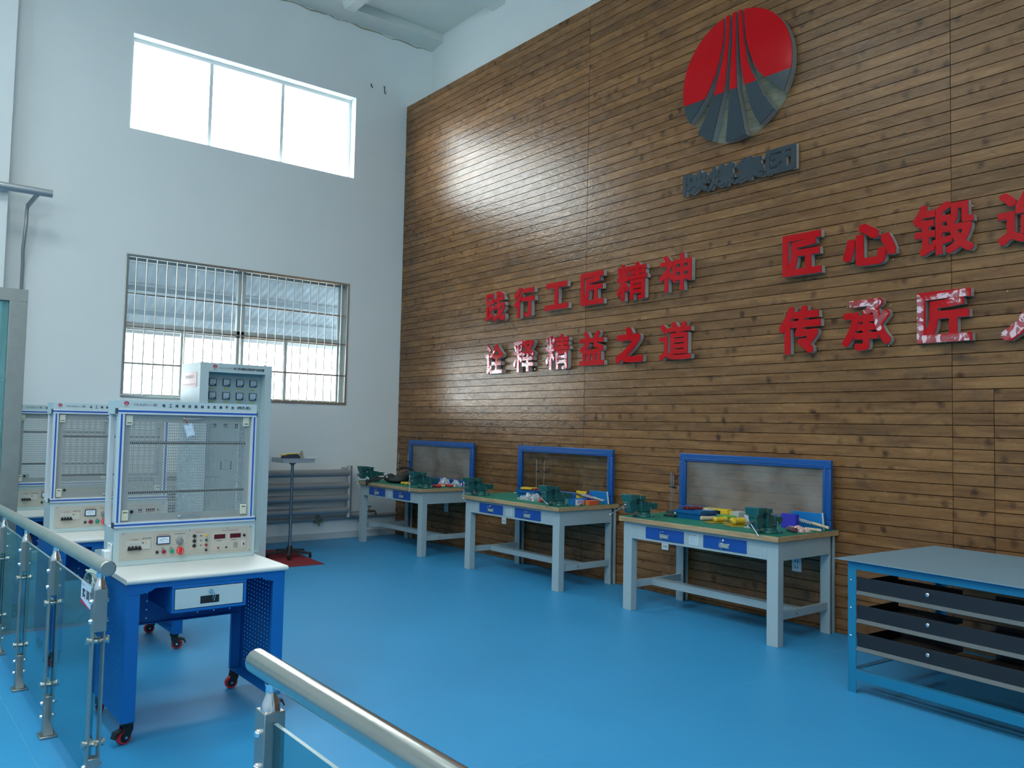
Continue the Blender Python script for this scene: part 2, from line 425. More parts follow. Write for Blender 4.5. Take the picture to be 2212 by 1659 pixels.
mb = MB(); wall_with_holes(mb, -18.2, 0, 0, ZC, [(b, a, 4.75, 6.25) for a, b in LEFT_ADDED_WINS], lambda a, b, c, d: mb.box(-11.2, -11.0, a, b, c, d))
struct(mb, 'wall_left', WHITE_WALL, smooth=False)
mb = MB(); wall_with_holes(mb, -11.2, 0.63, 0, ZC, [(a, b, 4.75, 6.25) for a, b in FRONT_ADDED_WINS], lambda a, b, c, d: mb.box(a, b, -18.2, -18.0, c, d))
struct(mb, 'wall_front', WHITE_WALL, smooth=False)
mb = MB().box(0.43, 0.63, -18.0, 0.0, 0, ZC); mb.box(0.02, 0.43, -18.0, 0.0, 6.24, 6.281)
struct(mb, 'wall_right', WHITE_WALL, smooth=False)
mb = MB().box(-11.2, 0.63, -18.2, 0.26, -0.12, 0.0)
fl = struct(mb, 'floor', FLOOR, smooth=False)
# ceiling slab with a main cross beam and precast ribs
mb = MB(); wall_with_holes(mb, -11.2, 0.63, -18.2, 0.26, [(p_[0], p_[1], q_[0], q_[1]) for p_ in ADDED_SKYL for q_ in ADDED_SKYY], lambda a, b, c, d: mb.box(a, b, c, d, ZC, ZC + 0.2))
for k in range(6):
    yb = -1.47 - 3.0 * k
    mb.prism([(yb - 0.34, ZC), (yb - 0.30, ZC - 0.13), (yb - 0.04, ZC - 0.13), (yb, ZC)], 'x', -11.0, 0.43)
for k in range(4):
    xb = -1.12 - 3.1 * k
    mb.prism([(xb - 0.16, ZC), (xb - 0.07, ZC - 0.17), (xb + 0.07, ZC - 0.17), (xb + 0.16, ZC)], 'y', -18.0, -0.28)
struct(mb, 'ceiling', CEIL, smooth=False)
mb = MB().prism([(0.0, 7.245), (-0.03, 7.26), (-0.28, 7.30), (-0.28, ZC), (0, ZC)], 'x', -11.0, 0.43)
struct(mb, 'trim_1', CEIL, smooth=False)
k_ = 1
for p_ in ADDED_SKYL:  # frames and panes of the added, unseen skylights
    for q_ in ADDED_SKYY:
        w_ = bpy.data.objects.new('window_%d' % (20 + k_), None); COL.objects.link(w_); tag(w_, kind='structure'); w_.location = (p_[0], q_[0], ZC + 0.12)
        f_ = MB(); Lx, Ly = p_[1] - p_[0], q_[1] - q_[0]
        for (x0, x1, y0, y1) in ((0, Lx, 0, .05), (0, Lx, Ly - .05, Ly), (0, .05, .05, Ly - .05), (Lx - .05, Lx, .05, Ly - .05), (Lx / 2 - .02, Lx / 2 + .02, .05, Ly - .05)): f_.box(x0, x1, y0, y1, -0.03, 0.03)
        f_.build('window_frame', mat('added_skylight_frame', (0.5, 0.5, 0.5), 0.5), w_); MB().box(.05, Lx - .05, .05, Ly - .05, -0.003, 0.003).build('pane', CLEAR, w_); k_ += 1
# stained crack under the cornice
mb = MB(); pts = []
for i in range(40):
    x = 0.40 - i * 0.085; pts.append((x, -0.004, 7.235 + 0.012 * math.sin(i * 1.3) + rnd.uniform(-0.008, 0.008)))
for i in range(39):
    h = 0.004 + 0.009 * abs(math.sin(i * 0.37))
    a, b = pts[i], pts[i + 1]
    mb.add([(a[0], -0.003, a[2] - h), (b[0], -0.003, b[2] - h), (b[0], -0.003, b[2] + h), (a[0], -0.003, a[2] + h)], [(0, 1, 2, 3)])
struct(mb, 'trim_2', mat('crack_stain', (0.38, 0.37, 0.28), 0.9, var=0.3), smooth=False)
mb = MB().box(-11.0, -0.02, -0.012, 0, 0, 0.085)
struct(mb, 'baseboard_back', mat('painted_base', (0.55, 0.60, 0.62), 0.6, var=0.08), smooth=False)
# pillar left of the windows
mb = MB().box(-5.65, -5.02, -0.30, 0, 0, ZC)
struct(mb, 'trim_3', WHITE_WALL, smooth=False)
# floor weld seams
mb = MB()
def seam(p, q, w=0.003):
    p = Vector((*p, 0)); q = Vector((*q, 0)); d = (q - p).normalized(); n = Vector((-d.y, d.x, 0)) * w
    mb.hexa([p - n, q - n, q + n, p + n] + [v + Vector((0, 0, 0.0006)) for v in (p - n, q - n, q + n, p + n)])
seam((-5.30, -7.50), (-0.05, -7.10)); seam((-5.47, -3.5), (-5.45, -10.5)); seam((-9.5, -5.30), (-5.47, -5.36))
seam((-5.30, -1.1), (-0.1, -0.95), 0.002)
struct(mb, 'trim_4', mat('seam_line', (0.055, 0.30, 0.52), 0.6), smooth=False)

# plank wall: boards with open joints over a dark backing
PZ, PP = 1.8302, 0.08558
joints = [0.0, -3.90, -7.742, -11.6, -15.4, -18.0]
mb = MB(); vals = []
def board(y1, y0, z0, z1):
    w = rnd.uniform(-0.0012, 0.0012)
    nv = len(mb.v); mb.box(w, 0.022, y0 + 0.0015, y1 - 0.0015, z0 + 0.0022, z1 - 0.0022)
    vals.extend([rnd.random()] * 8)
for k in range(-22, 52):
    z0 = max(PZ + k * PP, 0.0); z1 = PZ + (k + 1) * PP
    if z1 - z0 < 0.01: continue
    for j in range(5):
        ys = [joints[j], joints[j + 1]]
        if j == 2 and -14 <= k <= 0: ys = [ys[0], -8.02, ys[1]]      # small inspection panel seam
        for a in range(len(ys) - 1): board(ys[a], ys[a + 1], z0, z1)
pw = mb.build('wall_planks', PLANKS, smooth=False, bevel=0.0016, seg=1)
at = pw.data.attributes.new('board', 'FLOAT', 'POINT'); at.data.foreach_set('value', vals)
pw.name = 'trim_5'; tag(pw, kind='structure')
mb = MB().box(0.022, 0.06, -18.0, 0.0, 0.0, 6.28)
struct(mb, 'trim_6', mat('dark_joint_backing', (0.015, 0.010, 0.008), 0.9), smooth=False)  # near-black backing seen through the open joints

# ------------------------------------------------------------------ windows
FRAME_W = mat('window_aluminium', (0.62, 0.66, 0.64), 0.4, metal=0.2, var=0.03)
PVC = mat('window_pvc', (0.78, 0.82, 0.82), 0.5)
BAR = mat('stainless_bar', (0.55, 0.56, 0.54), 0.25, metal=0.95, var=0.05)
def frame_rect(mb, x0, x1, z0, z1, y0, y1, w):
    mb.box(x0, x1, y0, y1, z1 - w, z1); mb.box(x0, x1, y0, y1, z0, z0 + w)
    mb.box(x0, x0 + w, y0, y1, z0 + w, z1 - w); mb.box(x1 - w, x1, y0, y1, z0 + w, z1 - w)
    return mb
def upper_window(name, x0, x1, z0, z1, mull):
    w = bpy.data.objects.new(name, None); COL.objects.link(w); tag(w, kind='structure'); w.location = (x0, 0, z0)
    f = frame_rect(MB(), 0, x1 - x0, 0, z1 - z0, 0.14, 0.20, 0.045)
    f.build('window_frame', PVC, w, bevel=0.004)
    for q in mull: MB().box(q - x0 - 0.022, q - x0 + 0.022, 0.145, 0.195, 0.045, z1 - z0 - 0.045).build('mullion', PVC, w)
    MB().box(0.045, x1 - x0 - 0.045, 0.168, 0.174, 0.045, z1 - z0 - 0.045).build('pane', CLEAR, w)
upper_window('window_1', *W_UP, (-2.81, -1.852))
def unseen_window(name, horiz, a, b, z0, z1):  # out-of-view window, put in for its light
    w = bpy.data.objects.new(name, None); COL.objects.link(w); tag(w, kind='structure')
    w.location = (a, -18.1, z0) if horiz else (-11.1, b, z0)
    if not horiz: w.rotation_euler = (0, 0, R(90))
    L_ = abs(b - a); H = z1 - z0
    g = frame_rect(MB(), 0, L_, 0, H, -0.03, 0.03, 0.05)
    for q in (1, 2): g.box(L_ * q / 3 - 0.02, L_ * q / 3 + 0.02, -0.03, 0.03, 0.05, H - 0.05)
    g.build('window_frame', PVC, w); MB().box(0.05, L_ - .05, -0.003, 0.003, 0.05, H - 0.05).build('pane', CLEAR, w)
wn = 5
for (z0, z1) in ((4.75, 6.25),):
    for a, b in LEFT_ADDED_WINS: unseen_window('window_%d' % wn, False, a, b, z0, z1); wn += 1
    for a, b in FRONT_ADDED_WINS: unseen_window('window_%d' % wn, True, a, b, z0, z1); wn += 1
def lower_window(name, x0, x1, z0, z1, detail=True):
    w = bpy.data.objects.new(name, None); COL.objects.link(w); tag(w, kind='structure'); w.location = (x0, 0, z0)
    W, H = x1 - x0, z1 - z0; ZT = 0.865; XM = 1.445
    f = frame_rect(MB(), 0, W, 0, H, 0.13, 0.20, 0.05)
    f.box(XM - 0.05, XM + 0.05, 0.13, 0.20, 0.05, H - 0.05); f.box(0.05, W - 0.05, 0.13, 0.20, ZT - 0.045, ZT + 0.045)
    f.build('window_frame', FRAME_W, w, bevel=0.004)
    s = MB()
    for a in (0.72, 2.05): s.box(a - 0.028, a + 0.028, 0.10, 0.13, 0.05, ZT - 0.045)
    s.box(W - 0.11, W - 0.05, 0.10, 0.13, 0.05, H - 0.05)
    s.build('sash', FRAME_W, w, bevel=0.003)
    MB().box(0.05, W - 0.05, 0.163, 0.169, ZT, H - 0.05).build('pane', DIRTY, w)
    MB().box(0.05, W - 0.05, 0.163, 0.169, 0.05, ZT).build('pane', CLEAR, w)
    if not detail: return
    g = frame_rect(MB(), 0, W, 0, H, -0.012, 0.028, 0.032)
    g.build('grille_frame', BAR, w, bevel=0.004)
    for z in (0.405, 0.84, 1.235):
        MB().box(0.03, W - 0.03, 0.0, 0.022, z - 0.011, z + 0.011).build('grille_rail', BAR, w, bevel=0.003)
    b0 = MB().cyl((0, 0.011, 0.03), (0, 0.011, H - 0.03), 0.0085, n=10).build('grille_bar', BAR, w, loc=(W / 25, -0.012, 0))
    for i in range(2, 25):
        c = b0.copy(); COL.objects.link(c); c.location = (W / 25 * i, -0.012, 0)
lower_window('window_2', *W_LO)

# ------------------------------------------------------------------ outside: canopy, yard
CORR = mat('corrugated_sheet', (0.22, 0.26, 0.29), 0.6, metal=0.0, var=0.12, vscale=5)
cn = thing('canopy', 'corrugated metal canopy roof seen outside through the barred window', 'canopy', (-7.0, 0.35, 0))
mb = MB(); nx = 220; prev = None
for i in range(nx + 1):
    x = i * 0.06; zz = 0.005 * (1 if i % 2 else -1)
    a = (x, 0.0, 3.80 + zz); b = (x + 0.5, 3.65, 3.10 + zz)
    mb.v += [a, b, (a[0], a[1], a[2] + 0.008), (b[0], b[1], b[2] + 0.008)]
    if i:
        o = 4 * (i - 1)
        for q in ((0, 4, 5, 1), (2, 3, 7, 6), (1, 5, 7, 3), (0, 2, 6, 4)): mb.f.append(tuple(o + t for t in q)); mb.m.append(0)
mb.build('roof_sheet', CORR, cn, smooth=False)
for k, (y, z) in enumerate(((0.5, 3.68), (1.55, 3.47), (2.6, 3.26), (3.55, 3.06))):
    MB().box(0, 13.8, y - 0.03, y + 0.03, z - 0.09, z - 0.02).build('purlin', mat('purlin_steel', (0.12, 0.15, 0.17), 0.6), cn)
for x in (1.4, 9.9):
    MB().box(x - 0.05, x + 0.05, 3.45, 3.55, 0.0, 3.0).build('post', mat('post_steel', (0.45, 0.52, 0.55), 0.6), cn)
mb = MB().box(-40, 40, 0.3, 60, -0.2, -0.02)
struct(mb, 'ground', mat('concrete_yard', (0.12, 0.12, 0.12), 0.9, var=0.1, vscale=0.6), smooth=False)
hb = thing('shed', 'small orange-walled building in the yard outside the barred window', 'building', (3.4, 14, -0.02))
MB().box(0, 3.2, 0, 3, 0, 2.3).build('wall', mat('orange_wall', (0.65, 0.38, 0.16), 0.8), hb)
MB().prism([(-0.2, 2.3), (3.4, 2.3), (1.6, 3.0)], 'y', -0.2, 3.2).build('roof', mat('shed_roof', (0.6, 0.6, 0.6), 0.8), hb)
MB().box(1.0, 1.9, -0.02, 0.02, 1.2, 2.0).build('window', mat('dark_pane', (0.2, 0.3, 0.33), 0.3), hb)

# ------------------------------------------------------------------ wall services
p = thing('service_pipe', 'thick silver pipe running along the white wall high up left, with a thin drop pipe', 'pipe', (-4.62, -0.38, 3.99))
MB().cyl((0, 0, 0), (-6.3, 0, -0.02), 0.042, n=24).build('main_pipe', SILVER, p)
mb = MB().cyl((-0.14, 0, -0.03), (-0.20, 0.18, -0.13), 0.024, n=14)
mb.tube([(-0.20, 0.18, -0.13), (-0.205, 0.20, -0.17), (-0.205, 0.20, -0.3), (-0.215, 0.26, -0.6), (-0.2, 0.34, -0.75), (-0.2, 0.34, -3.97)], 0.018, n=12)
mb.build('drop_pipe', SILVER, p)
rd = thing('radiator', 'silver pipe radiator of four thick horizontal tubes low on the white wall', 'radiator', (-0.86, -0.17, 0))
for z in (0.905, 0.735, 0.570, 0.400):
    MB().cyl((-2.9, 0, z), (0.0, 0, z), 0.050, n=24).build('tube', SILVER, rd)
MB().cyl((0.02, 0, 0.30), (0.02, 0, 1.0), 0.036, n=20).build('header_pipe', SILVER, rd)
MB().cyl((-2.9, 0, 0.30), (-2.9, 0, 1.0), 0.036, n=20).build('header_pipe', SILVER, rd)
MB().box(-0.02, 0.06, 0.03, 0.169, 0.93, 0.97).build('bracket', SILVER, rd)
hp = thing('heating_pipe', 'silver pipe along the foot of the white wall below the radiator, with valves', 'pipe', (0, -0.055, 0.262))
MB().cyl((-4.3, 0, 0.01), (-0.03, 0, 0.03), 0.030, n=18).build('main_pipe', SILVER, hp)
mb = MB().cyl((-1.23, 0, 0), (-1.23, 0, 0.07), 0.012).box(-1.26, -1.20, -0.02, 0.02, 0.03, 0.055).cyl((-1.23, 0, 0.07), (-1.23, 0, 0.08), 0.03)
mb.box(-1.29, -1.17, -0.035, 0.02, -0.02, 0.03).cyl((-1.22, -0.02, -0.07), (-1.22, -0.02, 0), 0.012)
mb.build('valve', BRASS, hp)
MB().cyl((0.02, 0, 0.365), (0.40, 0, 0.365), 0.011).build('feed_pipe', SILVER, rd)
mb = MB().cyl((0.32, 0, 0.365), (0.40, 0, 0.365), 0.019).tube([(0.39, 0, 0.365), (0.425, 0, 0.365), (0.44, 0, 0.345), (0.44, 0, 0.295)], 0.015)
mb.cyl((0.34, 0, 0.365), (0.34, 0, 0.43), 0.009)
tpp = mb.build('tap', BRASS, rd); tpp['label'] = 'small tarnished brass tap'
MB().box(0.305, 0.375, -0.006, 0.006, 0.425, 0.44).build('tap_handle', mat('tap_handle', (0.12, 0.13, 0.12), 0.5), tpp, bevel=0.004)
OUT_LAB = ['white twin wall socket on planks under the bench nearest the corner', 'white twin wall socket on planks under the middle bench',
           'white twin wall socket on planks behind the drawers of the nearest bench', 'white twin wall socket on planks beside the right legs of the nearest bench']
for i, (y, z) in enumerate(((-1.313, 0.50), (-2.554, 0.47), (-5.046 - 0.03, 0.485), (-6.495, 0.49))):
    t = thing('wall_socket', OUT_LAB[i], 'socket', (0, y, z), 0, 'wall sockets low on the plank wall')
    MB().box(-0.012, 0.0, -0.043, 0.043, -0.06, 0.06).build('plate', WHITE_P, t, bevel=0.003)
    mb = MB()
    for zz in (-0.025, 0.025):
        for yy in (-0.012, 0.012): mb.box(-0.0135, -0.011, yy - 0.003, yy + 0.003, zz - 0.009, zz + 0.009)
    mb.build('slots', DARK, t)
hk = thing('wall_hook', 'tiny dark bent hook on the white wall right of the upper window', 'hook', (-0.395, 0, 6.42))
MB().tube([(0, 0, 0.06), (0, -0.02, 0.05), (0, -0.03, -0.04), (0.02, -0.03, -0.06)], 0.006).build('wire', DARK, hk)
hk = thing('wall_hook', 'tiny dark stub hook nearer the upper window than the bent one', 'hook', (-0.60, 0, 6.42))
MB().tube([(0, 0, 0.02), (-0.01, -0.02, 0.03), (-0.015, -0.03, 0), (0.01, -0.03, -0.02)], 0.007).build('wire', DARK, hk)

# ------------------------------------------------------------------ letters and logo on the plank wall
def raised(ch, y, z, w, h, r, label, group, face, sidem, depth=0.055, gap=0.012, film=None, nm='raised_character'):
    t = thing(nm, label, 'sign letter', (0, y, z), 0, group)
    vs, fs = text_mesh(ch); p = fit(vs, w - 2 * r, h - 2 * r)
    # outline edges for the return walls
    cnt = {}
    for f in fs:
        for i in range(len(f)):
            e = (f[i], f[(i + 1) % len(f)]); k = tuple(sorted(e)); cnt.setdefault(k, []).append(e)
    rim = [v[0] for v in cnt.values() if len(v) == 1]
    dirs = [(0, 0)] + [(r * i_ * (1 - 0.03 * q_), r * j_ * (1 - 0.025 * (7 - q_))) for q_, (i_, j_) in enumerate([(a_, b_) for a_ in (-1, 0, 1) for b_ in (-1, 0, 1) if a_ or b_])]
    F = MB(); S = MB()
    for i, (du, dv) in enumerate(dirs):
        xf = -(gap + depth) - 0.00025 * i
        F.add([(xf, -(u + du), v + dv) for u, v in p], fs)
        F.add([(xf + 0.006, -(u + du), v + dv) for u, v in p], [tuple(reversed(f)) for f in fs])
        n = len(p)
        F.add([(xf, -(u + du), v + dv) for u, v in p] + [(xf + 0.006, -(u + du), v + dv) for u, v in p], [(a, b, b + n, a + n) for a, b in rim])
        xs = -(gap + depth) + 0.006
        S.add([(xs, -(u + du), v + dv) for u, v in p] + [(-0.0 - gap * (0 if i == 0 else 1), -(u + du), v + dv) for u, v in p], [(a, b, b + n, a + n) for a, b in rim])
    F.build('letter_face', face, t, smooth=False, fix=False)
    S.build('letter_return', sidem, t, smooth=False, fix=False)
    for (a, b) in ((-0.42, 0.40), (0.42, 0.35), (0.38, -0.42), (-0.35, -0.42)):
        MB().cyl((-gap - 0.012, -a * w * 1.04, b * h), (0, -a * w * 1.04, b * h), 0.004, n=8).build('mounting_stud', CHROME, t)
    if film:
        G = MB(); nF = len(p)
        keep = [f for f in fs if film(sum(p[i][0] for i in f) / len(f) / w, sum(p[i][1] for i in f) / len(f) / h)]
        for i, (du, dv) in enumerate(dirs[:5]):
            xf = -(gap + depth) - 0.004 - 0.0006 * i
            G.add([(xf - 0.002 * math.sin(40 * u + 31 * v + i), -(u + du), v + dv) for u, v in p], keep)
        if keep: G.build('protective_film', FILM, t, fix=False)
    return t
RR = {'工': 0.017, '行': 0.014, '匠': 0.015, '之': 0.018, '人': 0.019, '心': 0.018, '益': 0.012, '传': 0.015}
ORD = ['first', 'second', 'third', 'fourth', 'fifth', 'sixth']
for i, (ch, y, w) in enumerate(zip('践行工匠精神', (-2.358, -2.920, -3.494, -4.064, -4.642, -5.210), (0.409, 0.385, 0.398, 0.355, 0.42, 0.40))):
    z = (3.054, 3.053, 3.063, 3.08, 3.081, 3.098)[i]; h = (0.372, 0.367, 0.31, 0.355, 0.38, 0.361)[i]
    raised(ch, y, z, w, h, RR.get(ch, 0.010), 'red raised Chinese character, %s of six in upper line of the left slogan' % ORD[i], 'red slogan characters', LETTER_RED, LETTER_SIDE)
for i, (ch, y, w) in enumerate(zip('诠释精益之道', (-2.355, -2.937, -3.528, -4.072, -4.620, -5.217), (0.371, 0.39, 0.393, 0.381, 0.384, 0.394))):
    z = (2.408, 2.416, 2.425, 2.436, 2.435, 2.436)[i]; h = (0.369, 0.383, 0.393, 0.369, 0.368, 0.37)[i]
    fm = [lambda u, v: u < 0.05 or v < -0.2, lambda u, v: u < -0.1 or v < 0.05, lambda u, v: u < -0.1 or v < -0.1, None, None, None][i]
    extra = ' with peeling film' if i < 3 else ''
    raised(ch, y, z, w, h, RR.get(ch, 0.010), 'red raised character%s, %s of six in lower line of the left slogan' % (extra, ORD[i]), 'red slogan characters', LETTER_RED, LETTER_SIDE, film=fm)
for i, (ch, y, w) in enumerate(zip('匠心锻造', (-6.570, -7.153, -7.712, -8.290), (0.365, 0.436, 0.432, 0.42))):
    z = (3.073, 3.064, 3.09, 3.085)[i]; h = (0.354, 0.335, 0.385, 0.38)[i]
    raised(ch, y, z, w, h, RR.get(ch, 0.011), 'red raised Chinese character, %s from left in upper line of the right slogan' % ORD[i], 'red slogan characters', LETTER_RED, LETTER_SIDE)
for i, (ch, y, w) in enumerate(zip('传承匠人', (-6.551, -7.128, -7.717, -8.31), (0.39, 0.40, 0.385, 0.43))):
    z = (2.437, 2.431, 2.445, 2.43)[i]; h = (0.399, 0.40, 0.375, 0.39)[i]
    fm = [None, lambda u, v: v > 0.22 or (u > 0.2 and v > -0.1), lambda u, v: u < -0.3 or v < -0.35 or (u > 0.1 and v > 0.1), lambda u, v: v < 0][i]
    raised(ch, y, z, w, h, RR.get(ch, 0.012), 'red raised Chinese character, %s from left in lower line of the right slogan' % ORD[i], 'red slogan characters', LETTER_RED, LETTER_SIDE, film=fm)
for i, (ch, y) in enumerate(zip('陕煤集团', (-5.437, -5.738, -6.042, -6.357))):
    raised(ch, y, 3.93, 0.300, 0.215, 0.0105, 'dark grey raised Chinese character, %s of four under the round emblem' % ORD[i], 'grey characters under the emblem', LOGO_GREY, LETTER_SIDE, depth=0.045)

LY, LZ, LR = -5.8915, 4.810, 0.592
EM = {'1R': [(-0.205, 0.979), (-0.204, 0.788), (-0.214, 0.611), (-0.249, 0.452), (-0.298, 0.287), (-0.361, 0.126), (-0.462, -0.058), (-0.575, -0.215), (-0.712, -0.372), (-0.86, -0.51)],
      '2L': [(-0.16, 0.987), (-0.16, 0.826), (-0.168, 0.616), (-0.197, 0.414), (-0.246, 0.238), (-0.301, 0.064), (-0.383, -0.189), (-0.459, -0.341), (-0.562, -0.527), (-0.69, -0.724)],
      '2R': [(-0.09, 0.996), (-0.094, 0.802), (-0.104, 0.593), (-0.128, 0.336), (-0.156, 0.027), (-0.197, -0.193), (-0.253, -0.38), (-0.332, -0.645), (-0.41, -0.912)],
      '3L': [(-0.043, 0.999), (-0.038, 0.78), (-0.045, 0.518), (-0.063, 0.262), (-0.075, 0.056), (-0.086, -0.178), (-0.114, -0.603), (-0.153, -0.988)],
      '3R': [(0.028, 0.9996), (0.026, 0.755), (0.024, 0.441), (0.028, 0.231), (0.045, -0.174), (0.062, -0.289), (0.12, -0.561), (0.183, -0.861), (0.22, -0.975)],
      '4L': [(0.068, 0.998), (0.075, 0.738), (0.094, 0.417), (0.121, 0.145), (0.166, -0.108), (0.227, -0.338), (0.295, -0.564), (0.372, -0.73), (0.462, -0.887)],
      '4R': [(0.133, 0.991), (0.146, 0.763), (0.178, 0.491), (0.224, 0.214), (0.296, -0.007), (0.393, -0.201), (0.492, -0.419), (0.592, -0.561), (0.70, -0.714)],
      '5L': [(0.175, 0.984), (0.181, 0.802), (0.202, 0.586), (0.252, 0.339), (0.344, 0.091), (0.438, -0.075), (0.59, -0.235), (0.86, -0.51)]}
def arc_pts(a, b, ccw):
    """points on the unit circle between the angles of a and b"""
    ta, tb = math.atan2(a[1], a[0]), math.atan2(b[1], b[0])
    if ccw:
        while tb < ta: tb += 2 * math.pi
    else:
        while tb > ta: tb -= 2 * math.pi
    n = max(2, int(abs(tb - ta) / 0.06))
    return [(math.cos(ta + (tb - ta) * i / n), math.sin(ta + (tb - ta) * i / n)) for i in range(1, n)]
def clip(poly, zc, keep_above):
    out = []
    for i in range(len(poly)):
        a, b = poly[i], poly[(i + 1) % len(poly)]
        ia, ib = (a[1] >= zc) == keep_above, (b[1] >= zc) == keep_above
        if ia: out.append(a)
        if ia != ib:
            t = (zc - a[1]) / (b[1] - a[1]); out.append((a[0] + (b[0] - a[0]) * t, zc))
    return out
pieces = [EM['1R'] + arc_pts(EM['1R'][-1], EM['1R'][0], False)]
for l, r_ in (('2L', '2R'), ('3L', '3R'), ('4L', '4R')):
    pieces.append(EM[l] + arc_pts(EM[l][-1], EM[r_][-1], True) + list(reversed(EM[r_])) + arc_pts(EM[r_][0], EM[l][0], True))
pieces.append(EM['5L'] + arc_pts(EM['5L'][-1], EM['5L'][0], True))
em = thing('round_emblem', 'round red and dark grey emblem of five curved pieces high on the plank wall', 'emblem', (0, LY, LZ))
def emb(poly): return [(-u * LR, v * LR) for u, v in poly]
for k, pc in enumerate(pieces):
    zc = -0.198
    F = MB()
    for part, mi in ((clip(pc, zc, True), 0), (clip(pc, zc, False), 1)):
        if len(part) > 2: F.prism(emb(part), 'x', -0.086, -0.078, mi)
    F.build('emblem_blade' if 0 < k < 4 else 'emblem_wing', [LETTER_RED, LOGO_GREY], em, smooth=False)
    S = MB(); q = emb(pc); n = len(q)
    S.add([(-0.078, a, b) for a, b in q] + [(-0.012, a, b) for a, b in q], [(i, (i + 1) % n, n + (i + 1) % n, n + i) for i in range(n)])
    S.build('metal_return', mat('emblem_return', (0.42, 0.44, 0.44), 0.35, metal=0.6, var=0.15), em, smooth=False)
MB().prism([(math.cos(i * math.pi / 32) * LR * 0.995, math.sin(i * math.pi / 32) * LR * 0.995) for i in range(64)], 'x', -0.011, -0.005).build('backing_disc', ACRYLIC_DISC, em, smooth=False)
for a in (0.4, 1.9, 3.5, 5.2): MB().cyl((-0.006, math.cos(a) * .5, math.sin(a) * .5), (0, math.cos(a) * .5, math.sin(a) * .5), 0.006).build('mounting_stud', CHROME, em)

